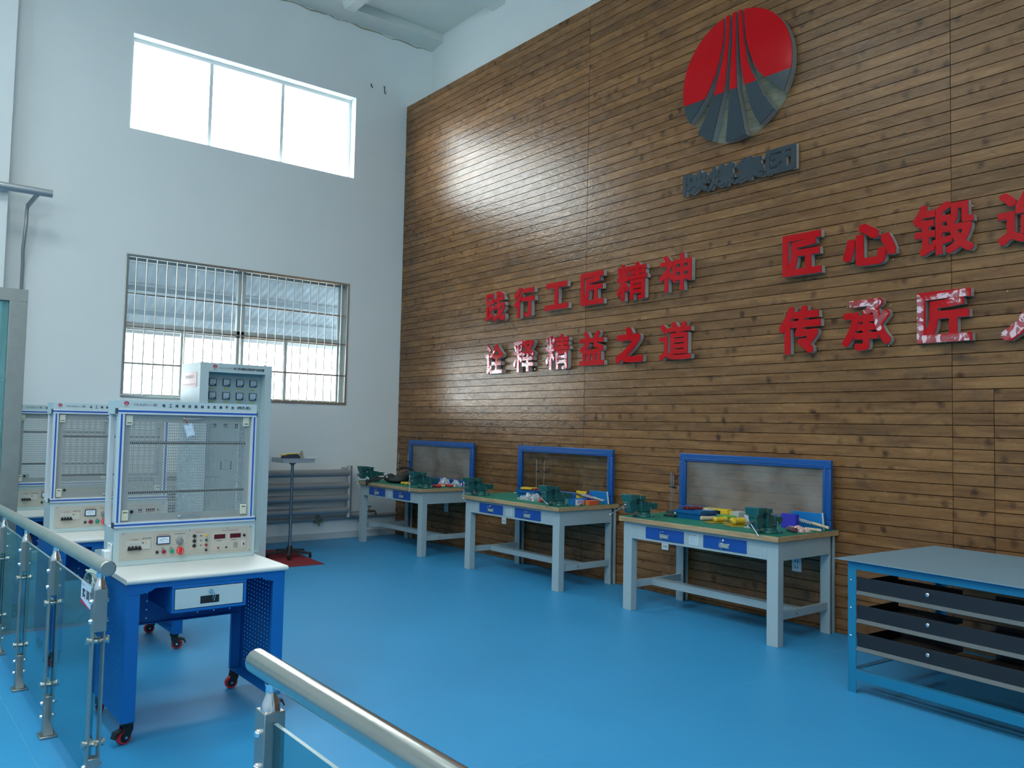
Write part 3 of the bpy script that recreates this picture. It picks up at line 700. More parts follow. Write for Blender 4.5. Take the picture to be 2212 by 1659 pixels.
# ------------------------------------------------------------------ workbenches
ZT = 0.815
def make_bench():
    b = thing('workbench', '', 'workbench', (0, 0, 0), 0, 'grey workbenches along the plank wall')
    G = BENCH_GREY
    def leg(x0, x1, y0, y1, front, side):
        m = MB()
        if front: m.box(x0, x1, y0, y1, 0.0, ZT - 0.045)
        else:   # folded channel, open towards the near end
            m.box(x0, x1, y1 - 0.004, y1, 0.0, ZT - 0.045).box(x0, x0 + 0.004, y0, y1 - 0.004, 0.0, ZT - 0.045).box(x1 - 0.004, x1, y0, y1 - 0.004, 0, ZT - 0.045)
            m.box(x0, x0 + 0.010, y0, y0 + 0.004, 0, ZT - 0.045).box(x1 - 0.034, x1, y0, y0 + 0.004, 0, ZT - 0.045)
        m.build('leg', G, b, bevel=0.002)
    leg(-0.805, -0.735, 0.678, 0.775, True, 1); leg(-0.805, -0.735, -0.787, -0.690, True, -1)
    leg(-0.095, -0.020, 0.690, 0.775, False, 1); leg(-0.095, -0.020, -0.785, -0.700, False, -1)
    a = MB()
    a.box(-0.805, -0.800, -0.690, 0.678, 0.627, ZT - 0.045)          # front skin
    a.box(-0.800, -0.77, -0.690, 0.678, 0.627, 0.631)
    a.box(-0.735, -0.095, -0.785, -0.779, 0.627, ZT - 0.045).box(-0.735, -0.095, 0.769, 0.775, 0.627, ZT - 0.045)
    a.box(-0.05, -0.044, -0.70, 0.69, 0.66, ZT - 0.045)
    a.build('apron', G, b, bevel=0.0015)
    e = MB()
    for (y0, y1) in ((0.535, 0.655), (-0.655, -0.535)):
        MB().box(-0.8062, -0.8045, y0, y1, 0.650, 0.740).build('apron_plate', G, b, bevel=0.002)
    d0 = None
    for (y0, y1) in ((0.099, 0.512), (-0.512, -0.103)):
        yc = (y0 + y1) / 2
        d = MB().box(-0.812, -0.55, y0, y1, 0.648, 0.746).build('drawer', BLUE, b, bevel=0.003)
        MB().prism([(yc - 0.052, 0.664), (yc + 0.052, 0.664), (yc + 0.052, 0.703), (yc - 0.052, 0.703)], 'x', -0.818, -0.811).build('card_holder', CHROME, d, bevel=0.002)
        MB().box(-0.8195, -0.8175, yc - 0.043, yc + 0.040, 0.671, 0.697).build('paper_card', mat('card_paper', (0.30, 0.34, 0.33), 0.7), d)
        MB().cyl((-0.812, yc + 0.004, 0.722), (-0.822, yc + 0.004, 0.722), 0.011, n=16).build('lock', CHROME, d)
        k = MB().box(-0.836, -0.820, yc + 0.0025, yc + 0.0055, 0.719, 0.726).tube([(-0.835, yc + 0.004, 0.722), (-0.838, yc + 0.02, 0.728), (-0.836, yc + 0.026, 0.712), (-0.826, yc + 0.02, 0.69), (-0.824, yc + 0.016, 0.668)], 0.0022, n=6)
        k.box(-0.825, -0.823, yc + 0.010, yc + 0.022, 0.655, 0.672)
        k.build('key', CHROME, d)
    l = MB().box(-0.8068, -0.8045, -0.053, 0.044, 0.655, 0.740, 0)
    text_on(l, '工作台合格证', 0.062, 0.009, (-0.8069, -0.002, 0.730), (0, -1, 0), (0, 0, 1), 1)
    for q in range(7):
        w = 0.076 if q not in (2, 5) else 0.05
        l.box(-0.8071, -0.8067, 0.035 - w, 0.035, 0.7135 - q * 0.0078, 0.7155 - q * 0.0078, 2)
    l.sph((-0.8065, 0.036, 0.731), 0.0045, 1, 8)
    l.build('label_plate', [mat('label_white', (0.50, 0.60, 0.64), 0.5), INK, mat('label_print', (0.22, 0.28, 0.32), 0.6)], b, smooth=False)
    t = MB().box(-0.845, -0.008, -0.812, 0.800, ZT - 0.045, ZT - 0.004)
    t.build('tabletop', TOP_WOOD, b, bevel=0.003)
    MB().box(-0.838, -0.012, -0.806, 0.794, ZT - 0.004, ZT).build('bench_mat', MAT_GREEN, b)
    st = MB().box(-0.735, -0.095, -0.765, -0.735, 0.185, 0.245).build('stretcher', G, b, bevel=0.002)
    MB().box(-0.735, -0.095, 0.715, 0.745, 0.185, 0.245).build('stretcher', G, b, bevel=0.002)
    MB().box(-0.50, -0.42, -0.735, 0.715, 0.235, 0.243).box(-0.50, -0.494, -0.735, 0.715, 0.185, 0.235).build('stretcher', G, b, bevel=0.0015)
    MB().cyl((-0.53, -0.766, 0.215), (-0.53, -0.770, 0.215), 0.008, n=8).build('bolt', STEEL_DULL, b)
    return b
def make_board(panel):
    b = thing('display_board', '', 'board', (0, 0, 0), 0, 'blue framed boards standing on the benches')
    f = MB(); y0, y1, z0, z1, w = -0.772, 0.765, ZT, 1.367, 0.072
    F = [((y0, y1, z1 - w, z1)), ((y0, y1, z0, z0 + w)), ((y0, y0 + w, z0 + w, z1 - w)), ((y1 - w, y1, z0 + w, z1 - w))]
    for (a, c, d, e) in F: f.box(-0.100, -0.062, a, c, d, e)
    f.build('frame', FRAME_BLUE, b, bevel=0.006)
    g = MB()
    for (a, c, d, e) in ((y0 + .045, y1 - .045, z1 - .052, z1 - .045), (y0 + .045, y1 - .045, z0 + .045, z0 + .052), (y0 + .045, y0 + .052, z0 + .052, z1 - .052), (y1 - .052, y1 - .045, z0 + .052, z1 - .052)):
        g.box(-0.105, -0.098, a, c, d, e)
    g.build('inner_bead', FRAME_BLUE, b, bevel=0.003)
    if panel: MB().box(-0.084, -0.080, y0 + w, y1 - w, z0 + w, z1 - w).build('clear_panel', panel, b)
    return b
BY = (-1.19, -3.645, -6.06)
bench = make_bench()
BL = ['grey steel workbench nearest the corner with green top and two black bags on it', 'grey steel workbench in the middle of the row, under the empty blue frame', 'grey steel workbench nearest the camera, with a blue tray and yellow tools']
for i, y in enumerate(BY):
    o = bench if i == 0 else copy_tree(bench)
    o.location = (0, y, 0); o['label'] = BL[i]
bd = make_board(ACRYLIC); bd.location = (0, BY[0] - 0.05, 0); bd['label'] = 'blue framed clear board nearest the corner, standing on a bench against the planks'
o = make_board(CLEAR); o.location = (0, BY[1] - 0.02, 0); o['label'] = 'blue framed board with a clean see-through middle, on the middle bench'
o = copy_tree(bd); o.location = (0, BY[2] - 0.02, 0); o['label'] = 'blue framed dusty clear board on the bench nearest the camera'

# ------------------------------------------------------------------ bench vises
def make_vise():
    v = thing('bench_vise', '', 'vise', (0, 0, 0), 0, 'green bench vises')
    m = MB().lathe([(0.078, 0), (0.080, 0.006), (0.076, 0.018), (0.060, 0.024), (0.058, 0.040), (0.062, 0.046)], n=32)
    for a in (40, 160, 280):
        c, q = math.cos(R(a)), math.sin(R(a)); m.cyl((c * 0.088, q * 0.088, 0), (c * 0.088, q * 0.088, 0.018), 0.020, n=14)
    m.build('swivel_base', VISE, v, bevel=0.002)
    for a in (40, 160, 280):
        c, q = math.cos(R(a)), math.sin(R(a))
        MB().cyl((c * 0.088, q * 0.088, 0.018), (c * 0.088, q * 0.088, 0.030), 0.009, n=6).build('bolt', STEEL_DULL, v)
    body = MB()
    body.prism([(-0.055, 0.046), (0.055, 0.046), (0.062, 0.075), (0.060, 0.125), (0.030, 0.130), (-0.02, 0.138), (-0.035, 0.158), (-0.035, 0.186), (-0.098, 0.190), (-0.098, 0.160), (-0.080, 0.135), (-0.075, 0.09)], 'y', -0.036, 0.036)
    body.prism([(-0.040, 0.152), (-0.032, 0.186), (-0.098, 0.190), (-0.098, 0.148)], 'y', -0.060, 0.060)
    body.box(-0.070, -0.062, -0.042, 0.042, 0.050, 0.140)
    body.box(0.020, 0.030, -0.040, 0.040, 0.055, 0.128)
    body.build('fixed_jaw', VISE, v, bevel=0.004)
    MB().box(-0.19, 0.150, -0.026, 0.026, 0.068, 0.116).build('slide', VISE, v, bevel=0.004)
    j = MB()
    j.prism([(-0.103, 0.194), (-0.222, 0.200), (-0.214, 0.150), (-0.206, 0.128), (-0.206, 0.060), (-0.175, 0.034), (-0.140, 0.046), (-0.125, 0.070), (-0.128, 0.125), (-0.118, 0.148), (-0.103, 0.158)], 'y', -0.038, 0.038)
    j.prism([(-0.103, 0.196), (-0.224, 0.202), (-0.212, 0.140), (-0.175, 0.146), (-0.135, 0.162), (-0.103, 0.164)], 'y', -0.060, 0.060)
    j.box(-0.214, -0.200, -0.044, 0.044, 0.128, 0.137)
    j.build('moving_jaw', VISE, v, bevel=0.005)
    MB().box(-0.104, -0.0995, -0.058, 0.058, 0.160, 0.190).box(-0.0995, -0.0965, -0.058, 0.058, 0.160, 0.188).build('jaw_plates', STEEL_DULL, v)
    MB().cyl((-0.206, 0, 0.088), (-0.250, 0, 0.088), 0.016, 0.014, n=16).build('screw_head', STEEL_DULL, v)
    MB().cyl((0.02, -0.037, 0.060), (0.02, -0.068, 0.060), 0.005).cyl((0.02, -0.064, 0.035), (0.02, -0.064, 0.088), 0.0035).build('lock_screw', CHROME, v)
    h = MB().cyl((0, 0, -0.115), (0, 0, 0.055), 0.0055, n=10).sph((0, 0, -0.118), 0.009).sph((0, 0, 0.058), 0.009)
    h.build('handle', CHROME, v, loc=(-0.238, 0, 0.088))
    return v
vise = make_vise()
VP = [(-0.70, BY[0] + 0.60, R(2), 'green vise at the far left bench end, touching the white wall in view', 0),
      (-0.70, BY[0] - 0.70, R(0), 'green vise on the corner bench, right end beside the red tools', 3),
      (-0.70, BY[1] + 0.63, R(0), 'green vise alone at the left end of the middle bench', 3),
      (-0.70, BY[1] - 0.66, R(0), 'green vise at the right end of the middle bench, beside the red screwdriver', 62),
      (-0.71, BY[2] + 0.63, R(-2), 'green vise at the left end of the nearest bench, handle sticking out left', 60),
      (-0.68, BY[2] - 0.62, R(0), 'green vise at the right end of the nearest bench, handle hanging down right', -32)]
for i, (x, y, rz, lab, ha) in enumerate(VP):
    o = vise if i == 0 else copy_tree(vise)
    o.location = (x, y, ZT); o.rotation_euler = (0, 0, rz); o['label'] = lab
    for c in ALLK(o):
        if c.name.startswith('handle'):
            c.rotation_euler = {0: (0, 0, 0), 3: (0, 0, 0), 62: (R(-58), 0, 0), 60: (R(18), R(62), 0), -32: (R(-40), R(0), 0)}[ha]
            if ha == 60: c.location = (-0.262, 0.02, 0.085); c.rotation_euler = (R(8), R(62), 0)
            if ha == 62: c.location = (-0.244, 0, 0.088); c.rotation_euler = (R(-62), 0, 0)

# ------------------------------------------------------------------ things on the benches
def T(name, label, cat, x, y, rz=0, z=ZT, group=None): return thing(name, label, cat, (x, y, z), R(rz), group)
RODM = mat('steel_rod', (0.55, 0.56, 0.55), 0.25, metal=1.0)
def rod_stand(x, y, label, h=0.39, loop=True, lean=0.0):
    t = T('rod_stand', label, 'rod stand', x, y, 0, group='thin rod stands on the benches')
    MB().box(-0.03, 0.03, -0.06, 0.06, 0, 0.022).build('base', VISE_D, t, bevel=0.002)
    MB().cyl((0, 0, 0.022), (lean, 0, h), 0.004, n=8).build('rod', RODM, t)
    if loop: MB().tube([(0, 0.0, h * 0.62), (0, 0.012, h * 0.66), (0, 0.020, h * 0.9), (0, 0.019, h * 0.94), (0, 0.0, h * 0.985)], 0.0022, n=6).build('spring_wire', mat('dark_wire', (0.1, 0.09, 0.08), 0.5), t)
    MB().cyl((0, -0.020, h * 0.68), (0, 0.026, h * 0.68), 0.006, n=8).sph((0, -0.026, h * 0.68), 0.013).build('clamp_knob', BLACK, t)
    return t
rod_stand(-0.50, -5.56, 'thin rod stand with looped top, left of the blue tray on the nearest bench')
rod_stand(-0.235, -5.36, 'thin rod stand half behind the blue board frame on the nearest bench', 0.35)
rod_stand(-0.145, -3.30, 'thin rod stand on the middle bench, left one of the pair behind the tray', 0.40, False)
rod_stand(-0.145, -3.43, 'thin rod stand on the middle bench, right one of the pair behind the tray', 0.40, False)
rod_stand(-0.45, -0.80, 'thin rod stand with looped top, seen against the white wall', 0.37)
rod_stand(-0.20, -0.64, 'thin rod stand beside the corner, seen against the planks on the corner bench', 0.37)
TRAYB = mat('blue_tray_plastic', (0.004, 0.10, 0.30), 0.35)
def tray(x, y, rz, L_, W, h, label):
    t = T('parts_tray', label, 'tray', x, y, rz, group='blue plastic trays')
    m = MB(); f = 0.018
    def ring(z, w, l): return [(-w, -l, z), (w, -l, z), (w, l, z), (-w, l, z)]
    a = ring(0, W / 2 - f, L_ / 2 - f); b = ring(h * 0.62, W / 2 - 0.008, L_ / 2 - 0.008); b2 = ring(h * 0.62, W / 2, L_ / 2); c = ring(h, W / 2 + 0.002, L_ / 2 + 0.002)
    d = ring(h, W / 2 - 0.006, L_ / 2 - 0.006); e = ring(0.006, W / 2 - f - 0.004, L_ / 2 - f - 0.004)
    vs = a + b + b2 + c + d + e; fs = [(3, 2, 1, 0), (20, 21, 22, 23)]
    for k in range(5):
        for i in range(4):
            j = (i + 1) % 4; fs.append((4 * k + i, 4 * k + j, 4 * k + 4 + j, 4 * k + 4 + i))
    m.add(vs, fs).build('tray_body', TRAYB, t, bevel=0.002)
    return t
def bundle(x, y, z, rz, L_, r, col, label, nm='hand_tool', cat='tool', group=None, tip=None, r1=None):
    t = T(nm, label, cat, x, y, rz, z, group)
    MB().lathe([(r * 0.7, -L_ / 2), (r, -L_ / 2 + r * 0.5), (r * 0.85, 0), (r1 or r, L_ / 2 - r * 0.5), (r * 0.6, L_ / 2)], ax='y', n=12).build('grip', col, t, loc=(0, 0, r))
    if tip:
        MB().cyl((0, L_ / 2, r), (0, L_ / 2 + tip, r), r * 0.3, n=8).build('shaft', CHROME, t)
    return t
def bag(x, y, z, rz, sx, sy, sz, m, label, seed, nm='plastic_bag', cat='plastic bag', fill=None, spikes=1.0, group=None):
    t = T(nm, label, cat, x, y, rz, z, group); q = random.Random(seed)
    nx, ny = 15, 15; vs = []; fs = []
    for i in range(nx):
        for j in range(ny):
            u, v = i / (nx - 1) * 2 - 1, j / (ny - 1) * 2 - 1
            d = max(0.0, 1 - max(abs(u), abs(v)) ** 3)
            hgt = sz * d * (0.35 + 0.65 * q.random() ** (1.6 * spikes)) + 0.001
            vs.append((u * sx / 2 * (1 + q.uniform(-.06, .06)), v * sy / 2 * (1 + q.uniform(-.06, .06)), hgt))
    for i in range(nx - 1):
        for j in range(ny - 1):
            a = i * ny + j; fs.append((a, a + ny, a + ny + 1, a + 1))
    base = len(vs)
    vs += [(p[0] * 0.95, p[1] * 0.95, 0.0) for p in vs[:]]
    fs += [tuple(base + k for k in reversed(f)) for f in fs[:]]
    MB().add(vs, fs).build('bag_film', m, t, smooth=False, fix=False)
    if fill:
        for k in range(fill[0]):
            a = q.uniform(-.32, .32) * sx; b = q.uniform(-.32, .32) * sy; an = q.uniform(0, 3.14); l = q.uniform(0.02, 0.035)
            MB().cyl((a - l * math.cos(an), b - l * math.sin(an), 0.012), (a + l * math.cos(an), b + l * math.sin(an), 0.02), 0.006, n=8).build(fill[2], fill[1], t)
    return t
def carton(x, y, z, rz, lx, ly, lz, m, label, nm='carton', cat='box', stripe=None, group=None, tilt=None):
    t = T(nm, label, cat, x, y, rz, z, group)
    if tilt: t.rotation_euler = (R(tilt[0]), R(tilt[1]), R(rz))
    MB().box(-lx / 2, lx / 2, -ly / 2, ly / 2, 0, lz).build('body', m, t, bevel=0.0015)
    if stripe: MB().box(-lx / 2 - 0.0006, lx / 2 + 0.0006, ly * stripe[0], ly * stripe[1], -0.0001 if lz > .02 else 0, lz + 0.0006).build('stripe', stripe[2], t)
    return t
def pliers(x, y, z, rz, L_, col, label, metal=None, group=None):
    t = T('pliers', label, 'pliers', x, y, rz, z, group)
    for s in (-1, 1):
        MB().tube([(s * 0.004, L_ * 0.12, 0.010), (s * 0.020, -L_ * 0.05, 0.010), (s * 0.026, -L_ * 0.25, 0.010), (s * 0.018, -L_ * 0.5, 0.010)], 0.0085, n=8).build('grip', col, t)
    MB().prism([(-0.010, L_ * 0.10), (0.010, L_ * 0.10), (0.013, L_ * 0.22), (0.004, L_ * 0.45), (-0.004, L_ * 0.45), (-0.013, L_ * 0.22)], 'z', 0.004, 0.015).build('jaws', metal or STEEL_DULL, t, bevel=0.002)
    return t
ORANGE = mat('orange_plastic', (0.72, 0.10, 0.03), 0.4); GREENP = mat('green_pack', (0.10, 0.38, 0.06), 0.5)
VIOLET = mat('violet_pack', (0.03, 0.03, 0.42), 0.45); MAROON = mat('maroon_handle', (0.16, 0.012, 0.016), 0.4)
LBLUE = mat('light_blue_pack', (0.01, 0.19, 0.52), 0.4); BEIGEP = mat('beige_roll', (0.52, 0.42, 0.28), 0.6); GREYP = mat('grey_card', (0.42, 0.44, 0.42), 0.6)
GOLD = mat('mustard_card', (0.38, 0.27, 0.03), 0.5); PURB = mat('purple_brown', (0.11, 0.045, 0.06), 0.5)
# nearest bench
tray(-0.365, -5.745, 4, 0.27, 0.30, 0.075, 'blue plastic tray with dark red handles on the nearest bench')
bundle(-0.40, -5.70, ZT + 0.077, 70, 0.16, 0.012, MAROON, 'dark red handle lying in the tray on the nearest bench, back one')
bundle(-0.42, -5.76, ZT + 0.077, 62, 0.15, 0.012, MAROON, 'dark red handle lying in the tray on the nearest bench, front one')
bag(-0.31, -5.83, ZT + 0.077, 20, 0.13, 0.10, 0.015, POLY, 'clear film crumpled over the right half of the blue tray on the nearest bench', 4)
bundle(-0.28, -5.47, ZT, 4, 0.10, 0.014, mat('white_handle', (0.72, 0.70, 0.62), 0.5), 'short white handle lying left of the blue tray on the nearest bench')
carton(-0.19, -5.89, ZT, -6, 0.12, 0.20, 0.070, YELLOW, 'yellow box under the flat yellow packet, right of the blue tray', stripe=(-0.1, 0.05, BLACK))
carton(-0.20, -5.84, ZT + 0.0705, 8, 0.10, 0.24, 0.014, YELLOW, 'flat yellow packet lying on the yellow box, nearest bench', nm='packet', cat='packet')
carton(-0.20, -6.055, ZT, -8, 0.11, 0.11, 0.078, GREYP, 'grey and white cardboard box behind the green packet', stripe=(0.3, 0.5, YELLOW))
pliers(-0.345, -5.925, ZT + 0.005, 60, 0.19, ORANGE, 'orange handled pliers on the nearest bench, leaning by the tray corner')
bundle(-0.45, -5.93, ZT, 60, 0.14, 0.021, BEIGEP, 'beige rolled handle in front of the orange pliers')
carton(-0.335, -6.03, ZT, -20, 0.09, 0.17, 0.050, GREENP, 'green packet with a blue and white end on the nearest bench', nm='packet', cat='packet', stripe=(0.40, 0.502, LBLUE))
for i, (x, y, rz, lab) in enumerate(((-0.48, -6.07, 75, 'yellow handled screwdriver on a card, left of three on the nearest bench'), (-0.40, -6.185, 62, 'yellow handled screwdriver on a card, middle of three on the nearest bench'), (-0.50, -6.265, 84, 'yellow handled screwdriver on a card, right of three on the nearest bench'))):
    t = T('screwdriver', lab, 'screwdriver', x, y, rz, group='yellow screwdrivers on cards')
    t.scale = (1.45, 1.45, 1.45)
    MB().box(-0.028, 0.028, -0.07, 0.09, 0, 0.0015).build('backing_card', GOLD, t, rot=(0, R(-6), 0), loc=(0, 0, 0.004))
    MB().lathe([(0.010, -0.05), (0.016, -0.045), (0.013, 0.0), (0.016, 0.03), (0.008, 0.042)], ax='y', n=12).build('grip', YELLOW, t, loc=(0, 0, 0.020))
    MB().cyl((0, 0.04, 0.02), (0, 0.085, 0.02), 0.003, n=8).build('shaft', CHROME, t)
bag(-0.215, -6.27, ZT, 5, 0.18, 0.26, 0.12, POLY, 'large clear crumpled plastic bag on the nearest bench, left of the right vise', 11, spikes=1.4)
pliers(-0.42, -6.345, ZT, 70, 0.13, LBLUE, 'small blue handled pliers left of the right vise on the nearest bench')
bag(-0.55, -6.435, ZT, 0, 0.09, 0.10, 0.03, POLY, 'small clear plastic bag in front of the right vise, nearest bench', 12)
t = T('marking_wire', 'thin yellow stick lying on green mat in front of the blue pliers', 'stick', -0.56, -6.35, 62); MB().cyl((0, -0.09, 0.003), (0, 0.09, 0.003), 0.003, n=6).build('stick', YELLOW, t)
bundle(-0.50, -6.765, ZT, -28, 0.13, 0.021, PURB, 'dark purple-brown handle lying right of the vise on the nearest bench')
bag(-0.38, -6.76, ZT, -15, 0.10, 0.15, 0.05, glass('pink_polythene', (0.92, 0.80, 0.80), 0.2, haze=0.6, hazecol=(0.85, 0.55, 0.52), hscale=30), 'pinkish plastic bag behind the purple-brown handle', 13)
carton(-0.27, -6.60, ZT, 0, 0.05, 0.13, 0.115, VIOLET, 'violet-blue box standing right of the vise on the nearest bench')
def checker(nm):
    if nm in MATS: return MATS[nm]
    m = bpy.data.materials.new(nm); m.use_nodes = True; nt = m.node_tree
    c = nt.nodes.new('ShaderNodeTexChecker'); c.inputs['Scale'].default_value = 110; c.inputs['Color1'].default_value = (0.65, 0.66, 0.7, 1); c.inputs['Color2'].default_value = (0.02, 0.02, 0.05, 1)
    tc = nt.nodes.new('ShaderNodeTexCoord'); nt.links.new(tc.outputs['Object'], c.inputs['Vector']); nt.links.new(c.outputs['Color'], nt.nodes['Principled BSDF'].inputs['Base Color'])
    MATS[nm] = m; return m
CHK = checker('checked_wrap')
def strip_tool(x, y, rz, label, hx=0.15, hm=HANDLE_WOOD):
    t = T('scraper_brush', label, 'brush', x, y, rz)
    MB().box(-0.014, 0.014, -0.07, 0.07, 0.0, 0.022).build('checked_wrapper', CHK, t, bevel=0.003)
    MB().lathe([(0.010, 0.07), (0.014, 0.09), (0.012, 0.16), (0.013, 0.20), (0.007, 0.205)], ax='y', n=12).build('handle', hm, t, loc=(0, 0, 0.013))
    return t
o = strip_tool(-0.225, -6.69, 192, 'brush with pale wooden handle and checked wrapper, upper of two on the nearest bench'); o.location.z = ZT + 0.055; o.rotation_euler = (R(-12), 0, R(192))
o = strip_tool(-0.30, -6.68, 184, 'brush with pale wooden handle and checked wrapper, lower of two on the nearest bench')
def blue_sheet(x, y, rz, L_, h, label):
    t = T('booklet', label, 'booklet', x, y, rz); t.rotation_euler = (0, R(-10), R(rz))
    MB().box(-0.006, 0.0, -L_ / 2, L_ / 2, 0, h).build('cover', LBLUE, t, bevel=0.001)
    MB().box(-0.005, 0.012, -L_ / 2 - 0.004, -L_ / 2 + 0.004, 0, h).box(0.0, 0.01, -L_ / 2, L_ / 2 - 0.003, 0, h - 0.003).build('pages', PAPER, t)
    m = MB(); m.tube([(-0.0072, 0.05, h * .3), (-0.0072, 0.02, h * .42), (-0.0072, -0.04, h * .36), (-0.0072, -0.1, h * .3)], 0.0016, n=4); m.build('printed_mark', mat('pale_print', (0.35, 0.6, 0.8), 0.5), t)
blue_sheet(-0.145, -6.685, 0, 0.27, 0.135, 'bright blue booklet leaning upright by the board foot, nearest bench')
# middle bench
tray(-0.345, -3.49, 4, 0.30, 0.25, 0.080, 'blue plastic tray with a yellow and a red piece on top, middle bench')
carton(-0.34, -3.42, ZT + 0.082, 20, 0.09, 0.18, 0.022, YELLOW, 'yellow flat piece lying across the tray on the middle bench', nm='packet', cat='packet')
carton(-0.34, -3.57, ZT + 0.082, 12, 0.07, 0.14, 0.018, MAROON, 'dark red flat piece lying across the tray on the middle bench', nm='packet', cat='packet')
DG = mat('dark_green_grip', (0.008, 0.035, 0.022), 0.4)
pliers(-0.17, -3.05, ZT, 60, 0.17, DG, 'dark green handled pliers on the middle bench, nearer the left vise', CHROME)
pliers(-0.19, -3.17, ZT, 75, 0.17, DG, 'dark green handled pliers on the middle bench, nearer the tray', CHROME)
bag(-0.55, -3.72, ZT, 0, 0.20, 0.30, 0.085, POLY, 'clear plastic bag full of shiny metal parts on the middle bench', 21, fill=(10, CHROME, 'metal_part'), spikes=1.5)
t = T('screwdriver', 'thick red screwdriver on the middle bench left of the right vise', 'screwdriver', -0.645, -3.985, 5)
MB().lathe([(0.010, -0.085), (0.019, -0.075), (0.016, -0.03), (0.019, 0.02), (0.012, 0.04)], ax='y', n=14).build('grip', mat('screwdriver_red', (0.70, 0.04, 0.02), 0.3), t, loc=(0, 0, 0.019))
MB().cyl((0, 0.04, 0.019), (0, 0.15, 0.019), 0.004, n=8).build('shaft', CHROME, t)
pliers(-0.645, -4.16, ZT, 5, 0.16, BLACK, 'black handled pliers beside the red screwdriver')
bundle(-0.50, -3.93, ZT, 80, 0.12, 0.018, mat('grey_brush', (0.30, 0.29, 0.26), 0.8), 'grey brush head behind the red screwdriver', nm='brush_head', cat='brush')
carton(-0.53, -4.335, ZT, 0, 0.09, 0.065, 0.055, LBLUE, 'light blue box right of the vise on the middle bench, front one')
carton(-0.42, -4.315, ZT, 0, 0.10, 0.09, 0.060, LBLUE, 'light blue box right of the vise on the middle bench, back one', stripe=(0.35, 0.45, BLACK))
for i in range(3):
    carton(-0.50, -4.376 - i * 0.012, ZT, 0, 0.09, 0.010, 0.052, [mat('lilac_card', (0.42, 0.33, 0.55), 0.5), PAPER, mat('lilac_card', (0.42, 0.33, 0.55), 0.5)][i], ['lilac sleeve against the light blue box, middle bench', 'white sleeve between two lilac sleeves, middle bench', 'lilac sleeve nearest the wooden handle, middle bench'][i], nm='card_sleeve', cat='card')
bundle(-0.53, -4.425, ZT, -62, 0.11, 0.013, HANDLE_WOOD, 'pale wooden handle by the orange box on the middle bench')
carton(-0.355, -4.405, ZT, 0, 0.13, 0.085, 0.042, ORANGE, 'orange box at the right end of the middle bench', stripe=(-0.1, 0.02, YELLOW))
carton(-0.16, -4.055, ZT, 0, 0.012, 0.15, 0.105, YELLOW, 'yellow blister card with dark pliers printed, standing on the middle bench', nm='blister_card', cat='card')
t = T('pliers', 'dark pliers held on the yellow card on the middle bench', 'pliers', -0.178, -4.06, 0, ZT + 0.03)
MB().tube([(0, 0.06, 0.035), (0, 0.02, 0.042), (0, -0.01, 0.03), (0, -0.06, 0.018)], 0.007).tube([(0, 0.06, 0.048), (0, 0.02, 0.034), (0, -0.01, 0.026), (0, -0.06, 0.005)], 0.007).build('grip', mat('brown_grip', (0.08, 0.045, 0.02), 0.5), t)
bag(-0.185, -4.185, ZT, 0, 0.06, 0.09, 0.11, glass('violet_polythene', (0.7, 0.65, 0.9), 0.2, haze=0.7, hazecol=(0.12, 0.10, 0.42), hscale=30), 'violet plastic packet beside the yellow card on the middle bench', 31)
GH = mat('grey_handle', (0.36, 0.36, 0.33), 0.5)
o = strip_tool(-0.24, -4.27, 190, 'brush with grey handle and checked wrapper, upper of two on the middle bench', hm=GH); o.location.z = ZT + 0.05; o.rotation_euler = (R(-10), 0, R(190)); o.location = (-0.245, -4.235, ZT + 0.058)
o = strip_tool(-0.285, -4.22, 180, 'brush with grey handle and checked wrapper, lower of two on the middle bench', hm=GH)
blue_sheet(-0.135, -4.30, 0, 0.25, 0.125, 'bright blue booklet leaning by the board foot, middle bench')
# bench in the corner
BAGM = mat('black_leatherette', (0.012, 0.012, 0.014), 0.45, var=0.2, bump=0.5, bscale=35)
def handbag(x, y, z, rz, sx, sy, sz, label, seed):
    t = T('handbag', label, 'bag', x, y, rz, z, group='black bags on the corner bench'); q = random.Random(seed)
    m = MB(); n = 18; rings = 9; vs = []
    for k in range(rings):
        v = k / (rings - 1); r = math.sin(math.pi * (0.10 + 0.86 * v)) ** 0.6
        for i in range(n):
            a = 2 * math.pi * i / n; w = 1 + 0.07 * q.uniform(-1, 1)
            hh = max(0.0, sz * v * (0.75 + 0.25 * math.cos(a * 2 + seed)) )
            vs.append((math.cos(a) * sx / 2 * r * w, math.sin(a) * sy / 2 * r * w, hh if k else 0.0))
    fs = [tuple(reversed(range(n))), tuple(range((rings - 1) * n, rings * n))]
    for k in range(rings - 1):
        for i in range(n): fs.append((k * n + i, k * n + (i + 1) % n, (k + 1) * n + (i + 1) % n, (k + 1) * n + i))
    m.add(vs, fs).build('bag_body', BAGM, t, sub=1)
    return t
hb1 = handbag(-0.60, -0.98, ZT, 0, 0.24, 0.46, 0.13, 'black soft bag with strap hanging over the front edge of the corner bench', 2)
MB().tube([(-0.06, 0.20, 0.05), (-0.14, 0.24, 0.06), (-0.20, 0.28, 0.022), (-0.275, 0.27, 0.0), (-0.282, 0.255, -0.035), (-0.27, 0.22, 0.0), (-0.20, 0.16, 0.03), (-0.08, 0.06, 0.07)], 0.011, n=8).build('strap', BAGM, hb1)
for (yy, zz) in ((0.03, 0.075), (0.15, 0.105), (0.11, 0.11)):
    mb = MB(); mb.tube([(-0.115 + 0.02 * (zz > 0.1), yy + 0.018 * math.cos(a * math.pi / 5), zz + 0.018 * math.sin(a * math.pi / 5)) for a in range(0, 9)], 0.003, n=6); mb.build('metal_ring', CHROME, hb1)
hb2 = handbag(-0.33, -0.90, ZT, 10, 0.20, 0.44, 0.17, 'black bag lying behind the other black bag on the corner bench', 5)
